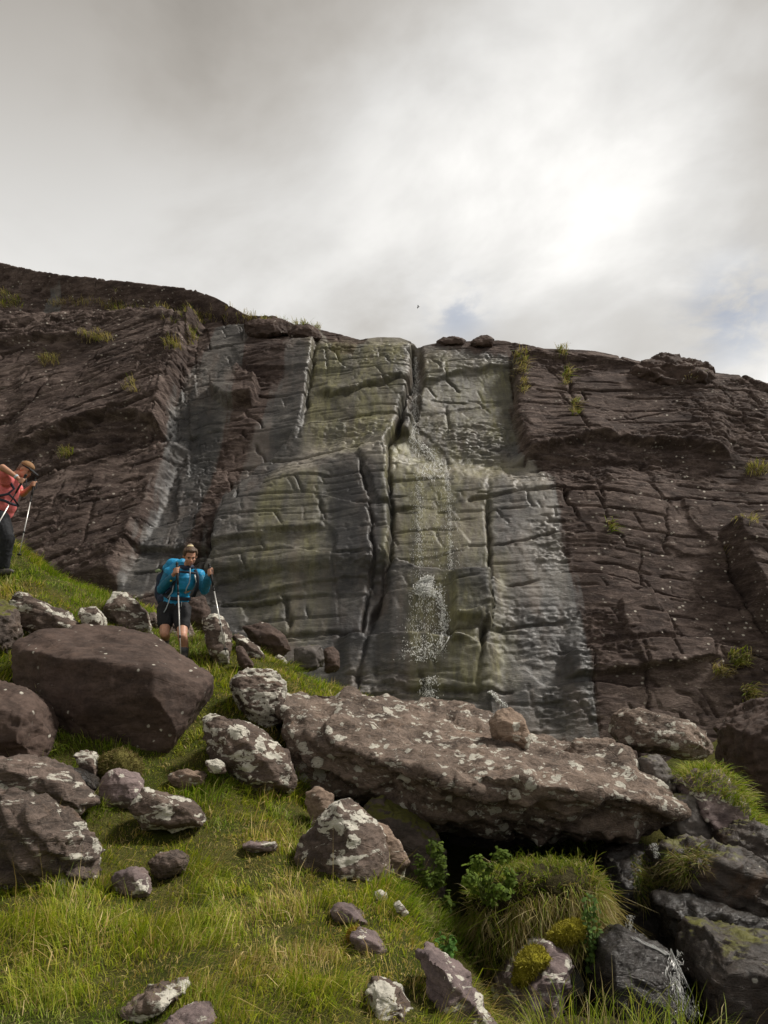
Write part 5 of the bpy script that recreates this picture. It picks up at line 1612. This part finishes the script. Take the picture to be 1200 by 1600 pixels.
def head(B, c, f, up, s=1.0):
    """skull, jaw, brow, nose, cheeks, ears; f = facing direction"""
    f = unit(np.asarray(f, float)); up = np.asarray(up, float)
    up = unit(up - f * (up @ f)); r = np.cross(f, up)
    q = lambda a, b, d: np.asarray(c) + (r * a + f * b + up * d) * s
    B.ell(q(0, -0.012, 0.022), (0.075 * s, 0.094 * s, 0.088 * s), r, f, up)
    B.ell(q(0, 0.022, -0.035), (0.060 * s, 0.066 * s, 0.072 * s), r, f, up)
    B.ell(q(0, 0.050, -0.082), (0.030 * s, 0.030 * s, 0.024 * s), r, f, up, 2)
    B.ell(q(0, 0.068, 0.020), (0.052 * s, 0.020 * s, 0.014 * s), r, f, up, 2)
    B.cap(q(0, 0.082, 0.008), 0.009 * s, q(0, 0.102, -0.026), 0.0125 * s)
    for sg in (-1, 1):
        B.ell(q(0.036 * sg, 0.060, -0.025), (0.022 * s, 0.02 * s, 0.02 * s), r, f, up, 2)
        B.ell(q(0.078 * sg, -0.008, -0.006), (0.009 * s, 0.018 * s, 0.030 * s), r, f, up, 2)
        B.ell(q(0.010 * sg, 0.094, -0.030), (0.009 * s, 0.009 * s, 0.008 * s), r, f, up, 2)
    B.ell(q(0, 0.082, -0.056), (0.024 * s, 0.012 * s, 0.011 * s), r, f, up, 2)
    return q, r, f, up


def face_bits(q, r, f, up, parent, hairm, s=1.0):
    for sg in (-1, 1):
        Blob().ell(q(0.030 * sg, 0.079, 0.004), (0.013 * s, 0.007 * s, 0.0055 * s), r, f, up, 2).build('eye', M['eye'], parent, 0.003, 1)
        Blob().cap(q(0.016 * sg, 0.090, 0.021), 0.004 * s, q(0.048 * sg, 0.076, 0.022), 0.003 * s).build('eyebrow', hairm, parent, 0.003, 1)
    Blob().cap(q(-0.017, 0.090, -0.057), 0.0055 * s, q(0.017, 0.090, -0.057), 0.0055 * s).build('lips', M['lips'], parent, 0.003, 1)


def foot(name, ankle, fwd, parent, mat):
    fwd = unit(np.array((fwd[0], fwd[1], 0.0)))
    a = np.asarray(ankle, float)
    sd = np.cross((0, 0, 1), fwd)
    B = Blob()
    B.cap(a + np.array((0, 0, 0.07)), 0.052, a - np.array((0, 0, 0.03)), 0.05)
    B.ell(a - fwd * 0.03 + np.array((0, 0, -0.06)), (0.045, 0.055, 0.04), sd, fwd, (0, 0, 1))
    B.ell(a + fwd * 0.08 + np.array((0, 0, -0.06)), (0.05, 0.115, 0.042), sd, fwd, (0, 0, 1))
    return B.build(name, mat, parent, 0.008, 2)


# ---- hiker in blue, seen from the front, looking down
WY = 9.5
J = lambda px, py, dy=0.0: P(px, py, WY + dy)
wroot_xy = J(270, 1036, 0.05)
ft_l, ft_r = J(256, 1030, 0.06), J(287, 1036, -0.05)
for a_ in (ft_l, ft_r):
    a_[2] = float(gz(a_[0], a_[1])) + 0.10
woman = empty('person', (wroot_xy[0], wroot_xy[1], float(gz(wroot_xy[0], wroot_xy[1]))), 'hiker in a bright blue jacket and black shorts stepping down with two poles', 'person', 'hikers')
hl, hr = J(260, 952, 0.12), J(284, 952, 0.08)          # hips
kl, kr = J(257, 990, -0.12), J(285, 994, -0.18)        # knees
chest, waist, neck = J(287, 908, -0.02), J(276, 935, 0.08), J(290, 890, -0.06)
shl, shr = J(265, 895, 0.02), J(311, 899, -0.06)
ell_, elr = J(252, 921, -0.02), J(319, 922, -0.08)
hdl, hdr = J(277, 892, -0.34), J(329, 894, -0.36)
p1_tip, p2_tip = J(283, 1012, -0.62), J(353, 1020, -0.42)
p1_tip = J(284, 1040, -0.45)
p1_tip[2] = float(gz(p1_tip[0], p1_tip[1])) - 0.02
hc = J(297, 869, -0.17)
fdir = np.array((0.38, -0.78, -0.52))
hup = np.array((0.12, -0.45, 0.9))
B = Blob()
q, r_, f_, u_ = head(B, hc, fdir, hup, 1.02)
B.cap(neck + np.array((0, 0.02, -0.02)), 0.052, hc - u_ * 0.05 - f_ * 0.03, 0.048)
B.ell(chest, (0.15, 0.09, 0.16)).ell(waist, (0.13, 0.09, 0.12)).ell((hl + hr) / 2, (0.15, 0.11, 0.11))
B.cap(neck, 0.06, chest, 0.10).cap(chest, 0.10, waist, 0.10).cap(waist, 0.10, (hl + hr) / 2, 0.11)
for s_, e_, h_ in ((shl, ell_, hdl), (shr, elr, hdr)):
    B.cap(chest * 0.4 + s_ * 0.6, 0.06, s_, 0.05).cap(s_, 0.045, e_, 0.036).cap(e_, 0.036, h_ + (e_ - h_) * 0.30, 0.026)
for h_, k_, a_ in ((hl, kl, ft_l), (hr, kr, ft_r)):
    mid_ = k_ * 0.6 + a_ * 0.4 + np.array((0, 0.03, 0))
    B.cap(h_, 0.088, k_, 0.058).cap(k_, 0.057, mid_, 0.056).cap(mid_, 0.056, a_, 0.038)
ax1, ax2 = unit(p1_tip - hdl), unit(p2_tip - hdr)
hand(B, hdl + (ell_ - hdl) * 0.30, hdl, ax1, (0.75, -0.6, 0.1))
hand(B, hdr + (elr - hdr) * 0.30, hdr, ax2, (0.35, -0.9, 0.1))
B.build('body', M['skin'], woman, 0.0068, 2)
face_bits(q, r_, f_, u_, woman, M['hair'], 1.02)
H = Blob()
H.ell(q(0, -0.026, 0.036), (0.083, 0.094, 0.088), r_, f_, u_).ell(q(0, 0.03, 0.085), (0.062, 0.05, 0.030), r_, f_, u_)
for sg in (-1, 1):
    H.ell(q(0.066 * sg, 0.0, 0.045), (0.022, 0.05, 0.05), r_, f_, u_)
hair = H.build('hair', M['hair'], woman, 0.006, 1, wrinkle=0.003, wscale=45)
Blob().ell(q(0, -0.065, 0.112), (0.036, 0.036, 0.030), r_, f_, u_).build('bun', M['hair'], hair, 0.006, 1, wrinkle=0.003, wscale=50)
Blob().ell(q(0.0, -0.040, 0.112), (0.042, 0.028, 0.022), r_, f_, u_).build('hair_band', M['cream'], hair, 0.006, 1)
# jacket
Jk = Blob()
Jk.cap(neck + np.array((0, 0.0, 0.0)), 0.085, chest, 0.14, flat=0.8).ell(chest + np.array((0, -0.02, 0)), (0.15, 0.115, 0.15)).cap(chest, 0.125, waist, 0.12, flat=0.85)
hipc = (hl + hr) / 2
Jk.ell(waist, (0.155, 0.12, 0.13)).cap(waist, 0.135, hipc + (waist - hipc) * 0.25, 0.148, flat=0.85)
Jk.cap(shl, 0.074, shr, 0.074).cap(shl + np.array((0.03, 0.03, 0.03)), 0.075, neck + np.array((-0.06, 0.05, 0.06)), 0.085)
jk = Jk.build('jacket', M['jacket'], woman, 0.0085, 4, wrinkle=0.012, wscale=9, wdir=(0.6, 0.6, 1.7))
for s_, e_, h_ in ((shl, ell_, hdl), (shr, elr, hdr)):
    Blob().cap(s_, 0.066, e_, 0.052).cap(e_, 0.052, h_ + (e_ - h_) * 0.30, 0.046).build('sleeve', M['sleeve'], jk, 0.008, 2, wrinkle=0.012, wscale=13)
Blob().cap(neck + np.array((-0.055, -0.02, 0.03)), 0.03, neck + np.array((0.03, -0.10, 0.0)), 0.028).cap(neck + np.array((0.03, -0.10, 0.0)), 0.028, neck + np.array((0.08, -0.02, 0.03)), 0.03).build('collar', M['navy'], jk, 0.007, 2)
tube('zip', [J(297, 888, -0.25), J(297, 900, -0.225), J(296, 910, -0.205), J(291, 920, -0.155), J(290, 928, -0.115)], 0.006, M['piping'], jk)
tube('piping', [J(304, 898, -0.215), J(307, 908, -0.20), J(307, 918, -0.17)], 0.008, M['white'], jk)
tube('piping', [J(284, 940, -0.10), J(283, 948, -0.07)], 0.005, M['piping'], jk)
Blob().ell(hdl + (ell_ - hdl) * 0.42 + np.array((0.02, -0.045, 0.0)), (0.016, 0.012, 0.045)).build('cuff_badge', M['yellow'], jk, 0.005, 1)
# shorts
Sh = Blob()
Sh.ell(hipc + np.array((0, 0, 0.02)), (0.182, 0.14, 0.13))
for h_, k_ in ((hl, kl), (hr, kr)):
    Sh.cap(h_, 0.118, h_ + (k_ - h_) * 0.60, 0.093)
Sh.build('shorts', M['black'], woman, 0.0085, 2, wrinkle=0.006, wscale=10)
for a_, k_ in ((ft_l, kl), (ft_r, kr)):
    Blob().cap(a_ + np.array((0, 0, 0.02)), 0.045, a_ + (k_ - a_) * 0.3, 0.05).build('sock', M['sock'], woman, 0.008, 2)
    foot('boot', a_, (0.2, -1), woman, M['boot'])
# backpack behind her
pk = empty('backpack', J(252, 940, 0.25), 'dark navy backpack on the back of the hiker in blue', 'backpack', 'backpacks')
Bp = Blob()
Bp.cap(J(268, 892, 0.24), 0.12, J(260, 928, 0.27), 0.135, flat=0.9).cap(J(256, 905, 0.22), 0.09, J(253, 932, 0.24), 0.09).ell(J(264, 938, 0.2), (0.15, 0.12, 0.09))
sack = Bp.build('sack', M['navy'], pk, 0.012, 3, wrinkle=0.012, wscale=9)
Blob().ell(J(272, 881, 0.14), (0.10, 0.10, 0.065)).ell(J(264, 888, 0.16), (0.075, 0.09, 0.06)).build('lid', M['jacket'], pk, 0.01, 3, wrinkle=0.008, wscale=11)
tube('shoulder_strap', [J(272, 888, -0.10), J(275, 900, -0.19), J(270, 918, -0.14), J(258, 932, 0.0)], 0.02, M['strap'], pk, flat=0.35)
tube('shoulder_strap', [J(305, 890, -0.14), J(309, 902, -0.215), J(308, 918, -0.18), J(303, 932, -0.05)], 0.02, M['strap'], pk, flat=0.35)
tube('chest_strap', [J(277, 893, -0.205), J(290, 894, -0.235), J(306, 896, -0.225)], 0.013, M['strap'], pk, flat=0.4)
tube('hip_belt', [J(255, 928, 0.0), J(265, 935, -0.09), J(280, 936, -0.10), J(298, 936, -0.02)], 0.022, M['strap'], pk, flat=0.4)
tube('loose_strap', [J(266, 932, -0.12), J(263, 942, -0.10), J(259, 952, -0.06), J(256, 957, -0.06)], 0.006, M['piping'], pk)
tube('loose_strap', [J(271, 915, -0.15), J(269, 925, -0.13), J(262, 934, -0.10)], 0.006, M['piping'], pk)
tube('tag', [J(243, 893, 0.1), J(248, 891, 0.1), J(252, 893, 0.1)], 0.018, M['green'], pk, flat=0.4)
PG = 'walking poles of the hikers'
trek_pole('silver pole planted straight down in front of the hiker in blue', hdl - ax1 * 0.05, p1_tip, PG)
trek_pole('silver pole held out to the right by the hiker in blue', hdr - ax2 * 0.05, p2_tip, PG)

# ---- hiker in coral at the left edge, in profile, bent forward
MY = 9.8
K = lambda px, py, dy=0.0: P(px, py, MY + dy)
f1_, f2_ = K(6, 882, 0.0), K(-26, 866, 0.25)
for a_ in (f1_, f2_):
    a_[2] = float(gz(a_[0], a_[1])) + 0.09
man = empty('person', (f1_[0], f1_[1], f1_[2] - 0.09), 'hiker in a coral shirt and visor cap leaning forward on poles at the left edge', 'person', 'hikers')
hip = K(-2, 806, 0.1); ches = K(10, 766, 0.05); nec = K(18, 745, 0.03)
sh_n, sh_f = K(10, 750, -0.14), K(16, 752, 0.22)
el_n, h_n = K(4, 730, -0.34), K(35, 752, -0.30)
el_f, h_f = K(36, 772, 0.24), K(53, 757, 0.02)
kn1, kn2 = K(12, 842, -0.08), K(-14, 836, 0.18)
hp1, hp2 = K(0, 810, 0.0), K(-6, 808, 0.2)
pn_tip = K(-42, 838, -0.42); pf_tip = K(29, 872, -0.12)
pn_tip[2] = float(gz(pn_tip[0], pn_tip[1])); pf_tip[2] = min(pf_tip[2], pf_tip[2])
mc = K(40, 735, 0.03)
fd, mu = np.array((0.86, -0.16, -0.46)), np.array((0.40, -0.03, 0.9))
B = Blob()
q2, r2_, f2d, u2_ = head(B, mc, fd, mu, 1.0)
B.cap(nec, 0.055, mc - u2_ * 0.05 - f2d * 0.04, 0.052)
B.cap(nec, 0.07, ches, 0.12).cap(ches, 0.12, hip, 0.12)
for s_, e_, h_ in ((sh_n, el_n, h_n), (sh_f, el_f, h_f)):
    B.cap(ches * 0.3 + s_ * 0.7, 0.06, s_, 0.056).cap(s_, 0.05, e_, 0.041).cap(e_, 0.041, h_ + (e_ - h_) * 0.25, 0.028)
for h_, k_, a_ in ((hp1, kn1, f1_), (hp2, kn2, f2_)):
    B.cap(h_, 0.085, k_, 0.058).cap(k_, 0.055, a_, 0.04)
an_, af_ = unit(pn_tip - h_n), unit(pf_tip - h_f)
hand(B, h_n + (el_n - h_n) * 0.25, h_n, an_, (0.7, -0.5, -0.5))
hand(B, h_f + (el_f - h_f) * 0.25, h_f, af_, (0.8, -0.5, 0.2))
B.build('body', M['skin2'], man, 0.0072, 2)
face_bits(q2, r2_, f2d, u2_, man, M['hair2'], 1.0)
hr_ = Blob().ell(q2(0, -0.03, 0.022), (0.080, 0.085, 0.080), r2_, f2d, u2_).ell(q2(0, -0.075, -0.03), (0.06, 0.035, 0.05), r2_, f2d, u2_).build('hair', M['hair2'], man, 0.006, 1, wrinkle=0.003, wscale=45)
cp_ = Blob().ell(q2(0, -0.008, 0.066), (0.083, 0.098, 0.062), r2_, f2d, u2_).build('cap', M['tancap'], man, 0.006, 2, wrinkle=0.003, wscale=25)
Blob().ell(q2(0, 0.0, 0.045), (0.086, 0.104, 0.020), r2_, f2d, u2_).build('cap_band', M['black'], cp_, 0.006, 1)
Blob().ell(q2(0, 0.125, 0.032), (0.075, 0.085, 0.011), r2_, unit(f2d * 0.97 - u2_ * 0.2), unit(u2_ * 0.97 + f2d * 0.2)).build('visor', M['black'], cp_, 0.005, 1)
Sb = Blob()
Sb.cap(nec - np.array((0.03, 0, 0.04)), 0.11, ches, 0.165).cap(ches, 0.165, hip + (ches - hip) * 0.15, 0.165).ell(K(10, 790, 0.06), (0.12, 0.15, 0.13))
Sb.cap(sh_n, 0.085, sh_n + (el_n - sh_n) * 0.55, 0.078).cap(sh_f, 0.085, sh_f + (el_f - sh_f) * 0.6, 0.07).cap(sh_n, 0.09, sh_f, 0.09)
sb = Sb.build('shirt', M['coral'], man, 0.009, 4, wrinkle=0.010, wscale=8, wdir=(1.2, 0.6, 1.0))
Tr = Blob()
Tr.ell(hip, (0.15, 0.18, 0.12))
for h_, k_, a_ in ((hp1, kn1, f1_), (hp2, kn2, f2_)):
    Tr.cap(h_, 0.118, k_, 0.088).cap(k_, 0.088, a_ + np.array((0, 0, 0.02)), 0.068)
Tr.build('trousers', M['trouser'], man, 0.009, 2, wrinkle=0.010, wscale=9)
foot('shoe', f1_, (1, -0.5), man, M['boot']); foot('shoe', f2_, (1, -0.5), man, M['boot'])
tube('wrist_band', [h_n + (el_n - h_n) * 0.27, h_n + (el_n - h_n) * 0.35], 0.034, M['piping'], man)
pk2 = empty('backpack', K(-14, 790, 0.1), 'orange red backpack on the hiker in coral, cut by the left edge', 'backpack', 'backpacks')
Blob().cap(K(-10, 742, 0.06), 0.13, K(-24, 786, 0.1), 0.14).cap(K(-18, 750, 0.08), 0.14, K(-30, 780, 0.1), 0.13).build('sack', M['redpack'], pk2, 0.012, 3, wrinkle=0.01, wscale=9)
tube('shoulder_strap', [K(2, 738, -0.10), K(14, 750, -0.16), K(22, 764, -0.12), K(12, 772, -0.16), K(-8, 776, -0.10)], 0.018, M['strap'], pk2, flat=0.35)
tube('hip_belt', [K(-14, 778, -0.10), K(6, 782, -0.155), K(20, 788, -0.13), K(29, 790, -0.02)], 0.018, M['strap'], pk2, flat=0.35)
tube('chest_strap', [K(14, 772, -0.165), K(22, 780, -0.14), K(29, 790, -0.03)], 0.012, M['strap'], pk2, flat=0.4)
trek_pole('near pole of the hiker in coral, slanting out of the left edge', h_n - an_ * 0.05, pn_tip, PG)
trek_pole('far pole of the hiker in coral, its tip on the grass crest', h_f - af_ * 0.05, pf_tip, PG)

# ---- a bird far up before the clouds
bc = P(653, 480, 34.0)
bird = empty('bird', bc, 'tiny dark bird gliding above the cliff top', 'bird')
Bb = Blob()
Bb.cap(bc + np.array((-0.04, 0, -0.02)), 0.012, bc + np.array((0.05, 0, 0.02)), 0.016).ell(bc + np.array((0.07, 0, 0.03)), (0.016, 0.014, 0.014), sub=2)
Bb.build('body', M['grip'], bird, 0.005, 1)
for sg in (-1, 1):
    V = [bc + np.array(p) for p in ((0.03, 0, 0.02), (-0.02, 0, 0.0), (0.03, 0.09 * sg, 0.05), (-0.02, 0.09 * sg, 0.04), (-0.02, 0.2 * sg, 0.02), (0.03, 0, 0.012), (-0.02, 0, -0.006), (0.03, 0.09 * sg, 0.043), (-0.02, 0.09 * sg, 0.034))]
    F = [(0, 1, 3, 2), (2, 3, 4), (5, 7, 8, 6), (7, 4, 8), (0, 2, 7, 5), (1, 6, 8, 3), (2, 4, 7), (3, 8, 4)]
    obj('wing', mesh_from('wing', np.array(V) - bc, F, M['grip'], smooth=False), parent=bird)
